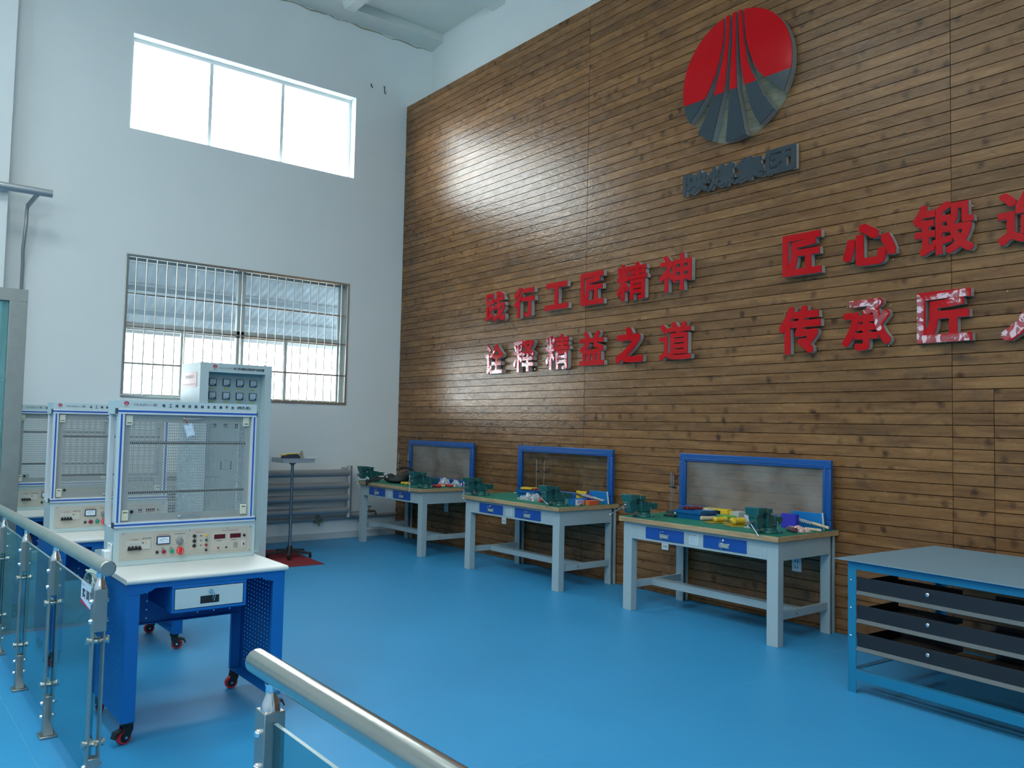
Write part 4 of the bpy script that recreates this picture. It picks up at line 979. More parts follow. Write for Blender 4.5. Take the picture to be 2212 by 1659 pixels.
MB().tube([(-0.02, 0.24, 0.15), (-0.02, 0.10, 0.185), (-0.02, -0.06, 0.18), (-0.04, -0.16, 0.13)], 0.014, n=8).build('strap', BAGM, hb2)
mb = MB(); mb.tube([(-0.105, -0.12 + 0.02 * math.cos(a * math.pi / 5), 0.10 + 0.02 * math.sin(a * math.pi / 5)) for a in range(0, 8)], 0.003, n=6); mb.build('metal_ring', CHROME, hb2)
tray(-0.33, -1.33, 2, 0.32, 0.24, 0.070, 'blue plastic tray with a red strip, behind the bags on the corner bench')
carton(-0.34, -1.32, ZT + 0.072, 6, 0.06, 0.24, 0.018, MAROON, 'dark red strip lying across the tray on the corner bench', nm='packet', cat='packet')
for i in range(4):
    bundle(-0.615 + 0.012 * (i % 2), -1.275 - 0.052 * i, ZT, 68 + 9 * i, 0.13, 0.017, YELLOW, 'yellow tool handle on the corner bench, %s of a row of four' % ORD[i], group='yellow handles on the corner bench')
bundle(-0.54, -1.875, ZT, 6, 0.15, 0.017, RED, 'red tool handle right of the vise on the corner bench, front one', tip=0.03)
bundle(-0.36, -1.885, ZT, 4, 0.14, 0.018, RED, 'red tool handle on the corner bench, nearest the right end of the top')
bundle(-0.39, -1.735, ZT, 2, 0.12, 0.017, RED, 'red tool handle on the corner bench, behind the other two')
bundle(-0.42, -1.79, ZT, 24, 0.12, 0.012, HANDLE_WOOD, 'pale wooden handle between the red handles on the corner bench')
bag(-0.30, -1.68, ZT, 0, 0.14, 0.13, 0.12, POLY, 'clear crumpled bag nearer the vise on the corner bench', 41, spikes=1.2)
bag(-0.22, -1.83, ZT, 0, 0.14, 0.14, 0.09, POLY, 'clear crumpled bag at the right end of the corner bench', 42)
bag(-0.14, -1.93, ZT, 0, 0.08, 0.09, 0.10, glass('violet_polythene', (0.7, 0.65, 0.9)), 'violet plastic packet at the right end of the corner bench', 43)

# ------------------------------------------------------------------ practice desks with mesh boards
def perf(mb, x0, x1, z0, z1, nx, nz, hx, hz, put, m=0, skip=None):
    """sheet with nx*nz rectangular holes (hx, hz = open fraction of the pitch); put(u, v) -> 3D point"""
    px, pz = (x1 - x0) / nx, (z1 - z0) / nz
    us = [x0]; vs_ = [z0]
    for i in range(nx): a = x0 + (i + 0.5 - hx / 2) * px; us += [a, a + hx * px]
    us.append(x1)
    for i in range(nz): a = z0 + (i + 0.5 - hz / 2) * pz; vs_ += [a, a + hz * pz]
    vs_.append(z1)
    vv = [put(u, v) for u in us for v in vs_]; n = len(vs_); fs = []
    for i in range(len(us) - 1):
        for j in range(n - 1):
            if i % 2 and j % 2 and not (skip and skip((i - 1) // 2, (j - 1) // 2)): continue
            a = i * n + j; fs.append((a, a + n, a + n + 1, a + 1))
    return mb.add(vv, fs, m)
def emblem_mesh(mb, o, r, ux, uz, mr, mg):
    n = Vector(ux).cross(Vector(uz))
    for pc in pieces:
        for part, mi in ((clip(pc, -0.198, True), mr), (clip(pc, -0.198, False), mg)):
            if len(part) > 2: mb.add([Vector(o) + Vector(ux) * u * r + Vector(uz) * v * r + n * 0.0008 for u, v in part], [tuple(range(len(part)))], mi)
CASTER_N = 0
def make_caster(parent, x, y, rot, brake):
    c = MB()
    c.cyl((0, 0, 0.108), (0, 0, 0.094), 0.030, n=18).cyl((0, 0, 0.094), (0, 0, 0.085), 0.025, n=18)
    c.prism([(-0.020, 0.090), (0.026, 0.090), (0.034, 0.030), (0.014, 0.022), (-0.004, 0.034), (-0.020, 0.066)], 'y', -0.022, -0.018)
    c.prism([(-0.020, 0.090), (0.026, 0.090), (0.034, 0.030), (0.014, 0.022), (-0.004, 0.034), (-0.020, 0.066)], 'y', 0.018, 0.022)
    c.box(-0.02, 0.026, -0.022, 0.022, 0.084, 0.090)
    o = c.build('caster', BLACK, parent, loc=(x, y, 0), rot=(0, 0, rot), bevel=0.0015)
    w = MB().lathe([(0.024, -0.0145), (0.033, -0.0140), (0.036, -0.009), (0.036, 0.009), (0.033, 0.0140), (0.024, 0.0145)], (0.018, 0, 0.036), 'y', 28, 0)
    w.lathe([(0.024, -0.016), (0.024, 0.016)], (0.018, 0, 0.036), 'y', 24, 1)
    w.cyl((0.018, -0.026, 0.036), (0.018, 0.026, 0.036), 0.007, n=8, m=2)
    w.build('wheel', [WHEEL_RED, BLACK, CHROME], o)
    if brake:
        MB().prism([(0.030, 0.078), (0.066, 0.070), (0.078, 0.040), (0.070, 0.038), (0.058, 0.060), (0.034, 0.062)], 'y', -0.017, 0.017).cyl((0.045, -0.019, 0.066), (0.045, 0.019, 0.066), 0.004, n=8).build('brake_pedal', BLACK, o, bevel=0.002)
    return o
DTOP = 0.797
def make_desk():
    d = thing('practice_desk', '', 'desk', (0, 0, 0), 0, 'electrical practice desks')
    # local frame: x 0..0.815 across, y 0 = front edge of the top, +y towards the wall behind
    W, D = 0.822, 0.66
    t = MB(); prof = []
    for k in range(9):
        a = -math.pi / 2 + math.pi * k / 8; prof.append((0.0115 - 0.0115 * math.cos(a), DTOP - 0.0125 + 0.0125 * math.sin(a)))
    prof += [(D, DTOP), (D, DTOP - 0.025)]
    t.prism([(y, z) for y, z in prof], 'x', 0, W)
    t.build('tabletop', DESK_TOP, d, ang=50)
    zb = 0.108; zt = DTOP - 0.025
    for (xs, xo, sg) in ((0.006, 0.010, 1), (0.810, 0.806, -1)):
        m = MB(); xi = xs
        # perforated side sheet
        perf(m, 0.085, D - 0.075, zb + 0.05, zt - 0.06, 12, 24, 0.22, 0.28, lambda u, v: (xi, u, v))
        for (y0, y1, z0, z1) in ((0.02, 0.085, zb, zt), (D - 0.075, D - 0.02, zb, zt), (0.085, D - 0.075, zb, zb + 0.05), (0.085, D - 0.075, zt - 0.06, zt)):
            m.add([(xi, y0, z0), (xi, y1, z0), (xi, y1, z1), (xi, y0, z1)], [(0, 1, 2, 3)])
        o = m.build('side_panel', DESK_BLUE, d, smooth=False)
        sd = o.modifiers.new('thickness', 'SOLIDIFY'); sd.thickness = 0.0016; sd.offset = 0
        c = MB()
        w = 0.062 * sg
        x0, x1 = (xs, xs + w) if sg > 0 else (xs + w, xs)
        c.box(x0, x1, 0.018, 0.022, zb, zt).box(x0, x1, D - 0.024, D - 0.020, zb, zt).box(x0, x1, 0.022, D - 0.024, zb, zb + 0.004)
        xe = x1 if sg > 0 else x0
        c.box(min(xe, xe - .004 * sg), max(xe, xe - .004 * sg), 0.022, 0.045, zb, zt).box(min(xe, xe - .004 * sg), max(xe, xe - .004 * sg), D - 0.045, D - 0.024, zb, zt)
        c.build('leg', DESK_BLUE, d, bevel=0.0012)
    # front apron with curved corner gussets
    a = [(0.010, zt), (0.806, zt), (0.806, 0.722), (0.745, 0.722), (0.735, 0.722), (0.725, 0.727), (0.700, 0.731), (0.690, 0.737), (0.680, 0.745)]
    b_ = [(0.136, 0.745), (0.126, 0.737), (0.116, 0.731), (0.091, 0.727), (0.081, 0.722), (0.010, 0.722)]
    MB().prism(a + b_, 'y', 0.016, 0.019).box(0.07, 0.75, 0.019, 0.05, zt - 0.004, zt).build('apron', DESK_BLUE, d, smooth=False)
    # drawer in its housing
    h = MB(); x0, x1, z0, z1 = 0.216, 0.594, 0.610, 0.744
    h.box(x0, x1, 0.010, 0.42, z1 - 0.014, z1).box(x0, x1, 0.010, 0.42, z0, z0 + 0.014).box(x0, x0 + 0.013, 0.010, 0.42, z0 + 0.014, z1 - 0.014).box(x1 - 0.013, x1, 0.010, 0.42, z0 + 0.014, z1 - 0.014)
    h.build('drawer_housing', DESK_BLUE, d, bevel=0.0015)
    dr = MB().box(x0 + 0.016, x1 - 0.017, 0.008, 0.40, z0 + 0.017, z1 - 0.017).build('drawer', DESK_PALE, d, bevel=0.002)
    MB().box(0.356, 0.452, 0.0065, 0.009, 0.645, 0.683).build('recess_handle', BLACK, dr, bevel=0.002)
    MB().cyl((0.406, 0.009, 0.705), (0.406, -0.002, 0.705), 0.010, n=18).build('lock', CHROME, dr)
    MB().box(0.405, 0.407, -0.018, -0.001, 0.700, 0.710).tube([(0.407, -0.016, 0.705), (0.418, -0.018, 0.700), (0.424, -0.014, 0.68), (0.420, -0.010, 0.658), (0.414, -0.008, 0.668), (0.416, -0.012, 0.69)], 0.0016, n=6).build('key', CHROME, dr)
    # rear panel with cross shaped holes
    m = MB(); yb = D - 0.03
    perf(m, 0.03, 0.786, 0.440, zt, 8, 7, 0.07, 0.16, lambda u, v: (u, yb, v))
    m.box(0.03, 0.786, yb - 0.03, yb, 0.436, 0.440)
    o = m.build('rear_panel', DESK_BLUE, d, smooth=False)
    sd = o.modifiers.new('thickness', 'SOLIDIFY'); sd.thickness = 0.0016; sd.offset = 0
    make_caster(d, 0.045, 0.060, R(200), True); make_caster(d, 0.770, 0.060, R(-15), True)
    make_caster(d, 0.045, D - 0.06, R(95), False); make_caster(d, 0.770, D - 0.06, R(175), False)
    # console box
    CX0, CX1, CY = 0.033, 0.795, 0.425
    bx = MB().box(CX0, CX1, CY, D - 0.015, DTOP, 1.000); bx.build('console', DESK_PALE, d, bevel=0.003)
    pn = MB().box(CX0 + 0.026, CX1 - 0.020, CY - 0.0015, CY + 0.001, 0.826, 0.974)
    for (u0, u1, w0, w1) in ((0.234, 0.406, 0.893, 0.964), (0.4165, 0.532, 0.838, 0.964), (0.540, 0.745, 0.838, 0.964)):
        for (a0, a1, c0, c1) in ((u0, u1, w0, w0 + .0008), (u0, u1, w1, w1 - .0008), (u0, u0 + .0008, w0, w1), (u1, u1 - .0008, w0, w1)):
            pn.box(min(a0, a1), max(a0, a1), CY - 0.0019, CY - 0.0014, min(c0, c1), max(c0, c1), 4)
    Y = CY - 0.0016
    def tx(s_, w, h, x, z, m): text_on(pn, s_, w, h, (x, Y, z), (1, 0, 0), (0, 0, 1), m)
    tx('总电源', 0.035, 0.0075, 0.132, 0.934, 2); tx('漏电保护器', 0.046, 0.0075, 0.196, 0.938, 1)
    tx('三相电网电压指示', 0.066, 0.007, 0.280, 0.952, 2); tx('电网电压指示切换', 0.056, 0.007, 0.368, 0.951, 1)
    tx('停止', 0.014, 0.006, 0.281, 0.878, 1); tx('启动', 0.014, 0.006, 0.324, 0.878, 1); tx('急停', 0.014, 0.006, 0.363, 0.8795, 2)
    tx('三相电源输出', 0.058, 0.007, 0.479, 0.952, 2); tx('可调直流稳压恒流电源', 0.095, 0.007, 0.645, 0.953, 2)
    tx('电流显示', 0.030, 0.006, 0.588, 0.898, 1); tx('电压显示', 0.030, 0.006, 0.670, 0.898, 1)
    for (x, z) in ((0.045 + .03, 0.967), (0.42, 0.967), (0.63, 0.967), (0.765, 0.966), (0.075, 0.833), (0.765, 0.833), (0.41, 0.833), (0.245, 0.908)):
        pn.cyl((x, CY - 0.001, z), (x, CY - 0.003, z), 0.003, n=8, m=3)
    for (xa, za) in ((0.45, 0.9325), (0.45, 0.9065), (0.45, 0.8795), (0.45, 0.852)):
        pn.box(xa - 0.025, 0.528, CY - 0.0019, CY - 0.0014, za - 0.0005, za + 0.0005, 4)
    for an in (-50, -15, 20): pn.box(0.368 + 0.022 * math.sin(R(an * 1.6)) - .001, 0.368 + 0.022 * math.sin(R(an * 1.6)) + .001, CY - .0019, CY - .0014, 0.914 + 0.022 * math.cos(R(an * 1.6)), 0.919 + 0.022 * math.cos(R(an * 1.6)), 1)
    cp = pn.build('control_panel', [PANEL_BEIGE, INK, RED_INK, CHROME, mat('panel_line', (0.22, 0.21, 0.18), 0.6)], d, smooth=False)
    br = MB().box(0.094, 0.214, CY - 0.006, CY - 0.001, 0.882, 0.925, 0).box(0.099, 0.168, CY - 0.016, CY - 0.006, 0.880, 0.890, 1)
    for k in range(4): br.box(0.101 + k * 0.0175, 0.110 + k * 0.0175, CY - 0.022, CY - 0.006, 0.884, 0.900, 1)
    br.box(0.172, 0.180, CY - 0.0065, CY - 0.006, 0.912, 0.918, 1).cyl((0.190, CY - 0.006, 0.915), (0.190, CY - 0.009, 0.915), 0.0035, n=10, m=2)
    br.build('circuit_breaker', [mat('breaker_grey', (0.55, 0.55, 0.52), 0.4), BLACK, YELLOW], cp, smooth=False)
    me = MB().box(0.246, 0.316, CY - 0.008, CY - 0.001, 0.900, 0.944, 0).box(0.251, 0.311, CY - 0.0086, CY - 0.008, 0.905, 0.939, 1)
    pts = [(0.281 + 0.024 * math.sin(R(t)), CY - 0.0092, 0.906 + 0.024 * math.cos(R(t))) for t in range(-60, 61, 15)]
    me.tube(pts, 0.0006, n=4, m=2).tube([(0.281, CY - 0.0092, 0.914), (0.263, CY - 0.0092, 0.926)], 0.0005, n=4, m=2).sph((0.281, CY - 0.0088, 0.915), 0.0016, 2, 6)
    me.build('voltage_meter', [mat('meter_black', (0.02, 0.03, 0.07), 0.3), mat('meter_face', (0.66, 0.80, 0.90), 0.4), INK], cp, smooth=False)
    MB().lathe([(0.020, 0), (0.019, -0.006), (0.014, -0.008), (0.013, -0.020), (0.011, -0.022)], (0.368, CY - 0.001, 0.911), 'y', 20).build('rotary_knob', mat('knob_grey', (0.22, 0.24, 0.25), 0.4), cp)
    def btn(nm, x, z, r, m, ring=None, dep=0.010, lab=None):
        q = MB()
        if ring: q.lathe([(r * 1.28, 0), (r * 1.22, -dep * 0.7), (r, -dep * 0.7)], (x, CY - 0.001, z), 'y', 22, 1)
        q.lathe([(r, 0), (r, -dep), (r * 0.85, -dep * 1.15)], (x, CY - 0.001, z), 'y', 20, 0)
        o = q.build(nm, [m, ring or CHROME], cp)
        if lab: o['label'] = lab
        return o
    MB().box(0.240, 0.262, CY - 0.003, CY - 0.001, 0.847, 0.871).build('fuse_plate', mat('fuse_plate', (0.36, 0.37, 0.35), 0.5), cp)
    btn('push_button', 0.251, 0.859, 0.0075, BLACK, None, 0.006, 'black round button')
    btn('push_button', 0.285, 0.8595, 0.0115, mat('dark_red_button', (0.28, 0.01, 0.03), 0.35), CHROME, 0.009, 'dark red button in a chrome ring')
    btn('push_button', 0.327, 0.859, 0.0115, GREEN_B, CHROME, 0.009, 'green button in a chrome ring')
    e = MB().lathe([(0.012, 0), (0.012, -0.010), (0.019, -0.014), (0.019, -0.021), (0.012, -0.025)], (0.368, CY - 0.001, 0.860), 'y', 24, 0)
    e.tube([(0.368 + 0.0125 * math.cos(R(t)), CY - 0.0258, 0.860 + 0.0125 * math.sin(R(t))) for t in range(-60, 40, 12)], 0.0010, n=4, m=1)
    e.tube([(0.368 + 0.0125 * math.cos(R(t)), CY - 0.0258, 0.860 + 0.0125 * math.sin(R(t))) for t in range(130, 230, 12)], 0.0010, n=4, m=1)
    e.build('emergency_stop', [mat('estop_red', (0.68, 0.02, 0.02), 0.3), WHITE_P], cp)
    for z in (0.933, 0.906, 0.8795):
        MB().lathe([(0.0095, 0), (0.009, -0.008), (0.004, -0.010)], (0.447, CY - 0.001, z), 'y', 14).build('fuse_cap', BLACK, cp)
        MB().lathe([(0.0038, 0), (0.0035, -0.004), (0.002, -0.005)], (0.484, CY - 0.001, z), 'y', 10).build('lamp', mat('tiny_lamp', (0.10, 0.11, 0.10), 0.4), cp)
    for z, m in ((0.934, YELLOW), (0.907, mat('dark_green_socket', (0.01, 0.10, 0.08), 0.4)), (0.880, mat('dark_red_socket', (0.32, 0.01, 0.03), 0.4)), (0.852, BLACK)):
        btn('terminal', 0.513, z, 0.0065, m, None, 0.009)
    for xx in (0.557, 0.647):
        MB().box(xx - 0.005, xx + 0.068, CY - 0.003, CY - 0.001, 0.903, 0.939, 0).box(xx, xx + 0.063, CY - 0.0036, CY - 0.003, 0.909, 0.934, 1).build('digital_display', [PANEL_BEIGE, mat('display_red', (0.10, 0.008, 0.012), 0.15)], cp, smooth=False)
    btn('terminal', 0.729, 0.921, 0.0075, BLACK, None, 0.008)
    btn('terminal', 0.581, 0.859, 0.005, mat('dark_red_socket', (0.32, 0.01, 0.03), 0.4), None, 0.007); btn('terminal', 0.627, 0.859, 0.005, BLACK, None, 0.007)
    MB().box(0.669, 0.693, CY - 0.003, CY - 0.001, 0.852, 0.884).build('toggle_plate', mat('toggle_plate', (0.30, 0.31, 0.29), 0.4), cp, bevel=0.001)
    MB().box(0.719, 0.733, CY - 0.004, CY - 0.001, 0.858, 0.887, 0).box(0.7225, 0.7295, CY - 0.007, CY - 0.004, 0.864, 0.881, 1).build('rocker_switch', [WHITE_P, mat('rocker_red', (0.25, 0.03, 0.03), 0.3)], cp, smooth=False)
    # aluminium frame with blue stripe
    def strip(nm, x0, x1, z0, z1, vert, y0=CY - 0.012, y1=CY + 0.030):
        q = MB().box(x0, x1, y0, y1, z0, z1, 0)
        if vert:
            w = x1 - x0; q.box(x0 + w * 0.34, x1 - w * 0.34, y0 - 0.0012, y0 + .001, z0, z1, 1)
        else:
            w = z1 - z0; q.box(x0, x1, y0 - 0.0012, y0 + .001, z0 + w * 0.33, z1 - w * 0.33, 1)
        return q.build(nm, [ALU, STRIPE], d, smooth=False)
    strip('frame_profile', 0.026, 0.788, 1.0005, 1.029, False); strip('frame_profile', 0.021, 0.775, 1.604, 1.634, False)
    strip('frame_profile', 0.026, 0.056, 1.0292, 1.6038, True, CY - 0.010); strip('frame_profile', 0.748, 0.776, 1.0292, 1.6038, True, CY - 0.010)
    for (x, z0, z1) in ((0.021, 1.0005, 1.029), (0.788, 1.0005, 1.029), (0.016, 1.604, 1.634), (0.775, 1.604, 1.634)):
        MB().box(x, x + 0.005, CY - 0.0125, CY + 0.0305, z0, z1).build('end_cap', mat('end_cap', (0.03, 0.05, 0.06), 0.5), d)
    for x in (0.028, 0.748): MB().box(x, x + 0.028, D - 0.048, D - 0.020, 1.0005, 1.6038).build('rear_upright', ALU, d, bevel=0.002)
    for x in (0.034, 0.752): MB().box(x, x + 0.016, CY + 0.06, CY + 0.076, 1.0005, 1.6038).build('rear_upright', mat('inner_upright_grey', (0.30, 0.38, 0.42), 0.5), d)  # thin blue-grey uprights between front and rear profiles
    # mesh board
    m = MB(); ym = CY + 0.012
    bx0, bx1, bz0, bz1 = 0.056, 0.748, 1.029, 1.604
    hx0, hx1, hz0, hz1 = 0.092, 0.722, 1.066, 1.564
    dark_rows = (7, 24)
    perf(m, hx0, hx1, hz0, hz1, 66, 32, 0.62, 0.72, lambda u, v: (u, ym, v), skip=lambda i, j: i < 6 and j < 2)
    for (a0, a1, c0, c1) in ((bx0, bx1, hz1, bz1), (bx0, bx1, bz0, hz0), (bx0, hx0, hz0, hz1), (hx1, bx1, hz0, hz1)):
        m.add([(a0, ym, c0), (a1, ym, c0), (a1, ym, c1), (a0, ym, c1)], [(0, 1, 2, 3)])
    o = m.build('mesh_board', MESH_STEEL, d, smooth=False, fix=False)
    sd = o.modifiers.new('thickness', 'SOLIDIFY'); sd.thickness = 0.0014; sd.offset = 0
    for z in (1.182, 1.4515): MB().box(hx0 - 0.01, hx1 + 0.006, ym + 0.003, ym + 0.006, z - 0.0085, z + 0.0085).build('backing_rail', mat('backing_rail', (0.02, 0.026, 0.03), 0.5), d)
    for (x, z) in ((0.0645, 1.543), (0.700, 1.548), (0.0625, 1.036), (0.702, 1.042)):
        lt = MB().box(x, x + 0.036, ym - 0.012, ym - 0.001, z, z + 0.056).build('latch', CREAM, d, bevel=0.003)
        zz = z + 0.012 if z > 1.3 else z + 0.042
        MB().box(x + 0.007, x + 0.029, ym - 0.0130, ym - 0.011, zz, zz + 0.004).build('latch_slot', INK, lt)
    for (xa, za) in ((0.362, 1.587), (0.355, 1.050)):
        MB().tube([(xa, ym, za), (xa, ym - 0.016, za), (xa + 0.008, ym - 0.022, za), (xa + 0.096, ym - 0.022, za), (xa + 0.104, ym - 0.016, za), (xa + 0.104, ym, za)], 0.004, n=8).build('board_handle', CHROME, d)
    MB().cyl((0.115, ym - 0.001, 1.082), (0.115, ym - 0.006, 1.082), 0.0085, n=18).build('grommet', BLACK, d)
    # header board
    hd = MB().box(0.022, 0.776, CY - 0.004, D - 0.02, 1.6345, 1.677, 0)
    hd.box(0.022, 0.03, CY + 0.02, D - 0.02, 1.604, 1.6345, 0)
    oo = (0.063, CY - 0.004, 1.660)
    emblem_mesh(hd, oo, 0.0125, (1, 0, 0), (0, 0, 1), 3, 3)
    text_on(hd, '陕煤集团', 0.024, 0.0045, (0.063, CY - 0.004, 1.6425), (1, 0, 0), (0, 0, 1), 2)
    text_on(hd, 'HLKJD-1 型', 0.118, 0.016, (0.160, CY - 0.004, 1.6555), (1, 0, 0), (0, 0, 1), 2, bold=0.0004)
    x = 0.254
    for ch in '电工维修技能综合实操平台':
        text_on(hd, ch, 0.0155, 0.0165, (x, CY - 0.004, 1.6540), (1, 0, 0), (0, 0, 1), 1, bold=0.0006); x += 0.0345
    text_on(hd, '(网孔板)', 0.080, 0.019, (0.698, CY - 0.004, 1.6535), (1, 0, 0), (0, 0, 1), 1, bold=0.0006)
    hd.build('header_board', [DESK_PALE, INK, GREY_INK, mat('emblem_print', (0.50, 0.02, 0.05), 0.5)], d, smooth=False)
    return d
desk = make_desk()
DP = [(-5.119, -6.112, 'blue and white practice desk with mesh board, nearest the camera, with a hanging tag'),
      (-5.155, -4.520, 'blue and white practice desk with mesh board, second in the row behind the nearest'),
      (-5.165, -2.910, 'blue and white practice desk with mesh board, furthest, beside the steel partition frame')]
for i, (x, y, lab) in enumerate(DP):
    o = desk if i == 0 else copy_tree(desk)
    o.location = (x, y, 0); o['label'] = lab
# tag, plug and cable on the nearest desk
tg = thing('paper_tag', 'white paper tag hanging on a red cord from the upper handle of the mesh board', 'tag', (-4.752, -5.703, 1.583))
MB().tube([(0, 0.001, 0.006), (-0.003, -0.004, -0.006), (0.010, -0.006, -0.020), (0.012, -0.007, -0.030)], 0.0022, n=6).build('cord', mat('red_cord', (0.35, 0.04, 0.05), 0.7), tg)
mb = MB()
mb.box(-0.023, 0.023, -0.0012, 0, -0.068, 0, 0)
for (a0, a1, c0, c1) in ((-0.019, 0.019, -0.006, -0.005), (-0.019, 0.019, -0.064, -0.063), (-0.019, -0.018, -0.064, -0.005), (0.018, 0.019, -0.064, -0.005)): mb.box(a0, a1, -0.0016, -0.0011, c0, c1, 1)
text_on(mb, '合格证', 0.022, 0.0055, (0, -0.0013, -0.028), (1, 0, 0), (0, 0, 1), 2)
mb.box(-0.013, 0.013, -0.0015, -0.0012, -0.040, -0.039, 1)
mb.cyl((0, -0.0005, -0.004), (0, -0.002, -0.004), 0.003, n=10, m=2)
mb.build('tag_card', [mat('tag_white', (0.62, 0.74, 0.84), 0.6), mat('tag_line', (0.25, 0.35, 0.45), 0.6), INK], tg, loc=(0.012, -0.008, -0.028), rot=(0, R(-17), 0), smooth=False)
pg = thing('plug', 'white plug in the side socket of the nearest desk, with a coiled grey cable', 'plug', (-5.088, -5.62, 0.86))
MB().box(-0.006, 0.0, -0.045, 0.045, -0.055, 0.055).build('socket_plate', WHITE_P, pg, bevel=0.002)
MB().box(-0.036, -0.006, -0.038, 0.030, -0.050, 0.020).build('plug_body', WHITE_P, pg, bevel=0.004)
text_on(MB(), '5', 0.006, 0.01, (-0.0365, -0.004, -0.02), (0, -1, 0), (0, 0, 1)).build('plug_mark', RED_INK, pg, smooth=False)

# cable coil behind the glass, hanging from the plug
cc = thing('cable_coil', 'bundle of coiled grey cable hanging at the left side of the nearest desk', 'cable', (-5.20, -5.80, 0.742))
q = random.Random(3)
for k in range(9):
    a0 = q.uniform(0, 6.28); rx, rz_ = q.uniform(0.05, 0.10), q.uniform(0.045, 0.075); tilt = q.uniform(-0.8, 0.8); off = q.uniform(-0.02, 0.02)
    pts = []
    for i in range(25):
        a = a0 + i / 24 * 2 * math.pi * 0.97
        y, z = rx * math.cos(a), rz_ * math.sin(a)
        pts.append((off + 0.022 * math.sin(a * 2 + k), y * math.cos(tilt) - z * math.sin(tilt), y * math.sin(tilt) + z * math.cos(tilt)))
    MB().tube(pts, 0.0055, n=7).build('cable_loop', CABLE, cc)
MB().tube([(0.098, 0.17, 0.09), (0.06, 0.12, 0.07), (0.02, 0.07, 0.07), (0.0, 0.03, 0.05)], 0.0055, n=7).tube([(0.098, 0.15, 0.09), (0.05, 0.09, 0.09), (0.01, 0.03, 0.08), (0.0, -0.02, 0.05)], 0.0055, n=7).build('cable_lead', CABLE, cc)

# ------------------------------------------------------------------ glass railing
RX = -5.365
def rail_post(y, z_top, ylab, group='railing posts', first=None):
    p = thing('railing_post', ylab, 'post', (RX, y, 0), 0, group)
    # base foot, twin slim uprights, upper block, collar
    MB().box(-0.040, 0.040, -0.045, 0.045, 0, 0.012).prism([(-0.038, 0.012), (0.038, 0.012), (0.024, 0.060), (0.024, 0.20), (-0.024, 0.20), (-0.024, 0.060)], 'x', -0.022, 0.022).build('foot', STEEL_DULL, p, bevel=0.003)
    for s in (-1, 1): MB().box(s * 0.021 - 0.0035, s * 0.021 + 0.0035, -0.024, 0.024, 0.16, z_top - 0.10).build('upright', STEEL_DULL, p, bevel=0.0015)
    MB().box(-0.026, 0.026, -0.030, 0.030, z_top - 0.235, z_top - 0.063).build('head_block', STEEL_DULL, p, bevel=0.002)
    MB().lathe([(0.024, z_top - 0.063), (0.022, z_top - 0.045), (0.014, z_top - 0.028), (0.013, z_top - 0.010), (0.016, z_top)], n=20).build('collar', CHROME, p)
    for zc in (0.255, z_top - 0.275):
        MB().cyl((-0.034, 0, zc), (0.034, 0, zc), 0.013, n=16).cyl((-0.042, 0, zc), (-0.034, 0, zc), 0.017, n=16).cyl((0.034, 0, zc), (0.042, 0, zc), 0.017, n=16).tube([(0, 0.002, zc), (0.0, 0.03, zc + 0.004), (0.0, 0.055, zc + 0.012)], 0.006).tube([(0, -0.002, zc), (0.0, -0.03, zc + 0.004), (0.0, -0.055, zc + 0.012)], 0.006).build('spider_clamp', STEEL, p)
    for zc in (z_top - 0.115, z_top - 0.195, 0.10, 0.165):
        for s in (-1, 1):
            MB().lathe([(0.0105, 0), (0.0105, 0.005 * s), (0.007, 0.011 * s)], (0, 0, 0), 'x', 14).build('glass_button', CHROME, p, loc=(s * 0.026, 0.0, zc))
    return p
def rail_z(y): return 0.925 + (-y - 3.4) * 0.0150
pys = [-3.96, -4.85, -5.735, -6.68]
for i, y in enumerate(pys):
    rail_post(y, rail_z(y) - 0.031, ['stainless post of the left railing, furthest, by the steel partition frame', 'stainless post of the left railing, second from the partition', 'stainless post of the left railing, between the second post and the end post', 'stainless end post of the left railing at the gap, beside the white sign'][i])
rail_post(-8.455, 0.944, 'stainless first post of the near railing, beside the gap')
rail_post(-9.40, 0.944, 'stainless post of the near railing, nearest the camera')
hr = thing('handrail', 'thick round stainless handrail of the left railing, ending beside the desks', 'handrail', (RX, -6.78, rail_z(-6.78)))
ya = -3.385 + 6.78
MB().cyl((0.002, 0, 0), (0.004, ya, rail_z(-3.385) - rail_z(-6.78)), 0.0305, n=36).build('rail_tube', RAIL_DULL, hr)
MB().lathe([(0.0315, 0.0), (0.0315, -0.010), (0.027, -0.014)], (0.002, 0, 0), 'y', 36).build('end_cap', STEEL_DULL, hr)
hr = thing('handrail', 'thick round shiny handrail in the bottom foreground, starting at the gap', 'handrail', (RX, -8.36, 0.975))
MB().lathe([(0.027, 0.004), (0.0305, 0.0), (0.0305, -2.6)], (0.0, 0, 0), 'y', 40).build('rail_tube', STEEL, hr)
def glass_panel(y0, y1, zt, lab, hidden=False):
    g = thing('glass_panel', lab, 'glass panel', (RX, (y0 + y1) / 2, 0), 0, 'railing glass panels')
    L_ = abs(y1 - y0)
    MB().box(-0.005, 0.005, -L_ / 2, L_ / 2, 0.09, zt).build('pane', PANEL_GLASS, g, bevel=0.001, seg=1)
    MB().box(-0.0045, 0.0045, -L_ / 2 + .001, L_ / 2 - .001, zt - 0.0002, zt + 0.0015).build('polished_edge', mat('glass_edge', (0.36, 0.50, 0.52), 0.3), g)
glass_panel(-3.47, -3.925, 0.845, 'glass panel of the left railing, beside the steel partition frame')
glass_panel(-3.995, -4.815, 0.850, 'glass panel of the left railing between the first two posts')
glass_panel(-4.885, -5.70, 0.855, 'glass panel of the left railing between second and third posts')
glass_panel(-5.77, -6.645, 0.862, 'glass panel of the left railing with the white sign on it')
glass_panel(-8.49, -9.365, 0.856, 'glass panel of the near railing under the shiny handrail')
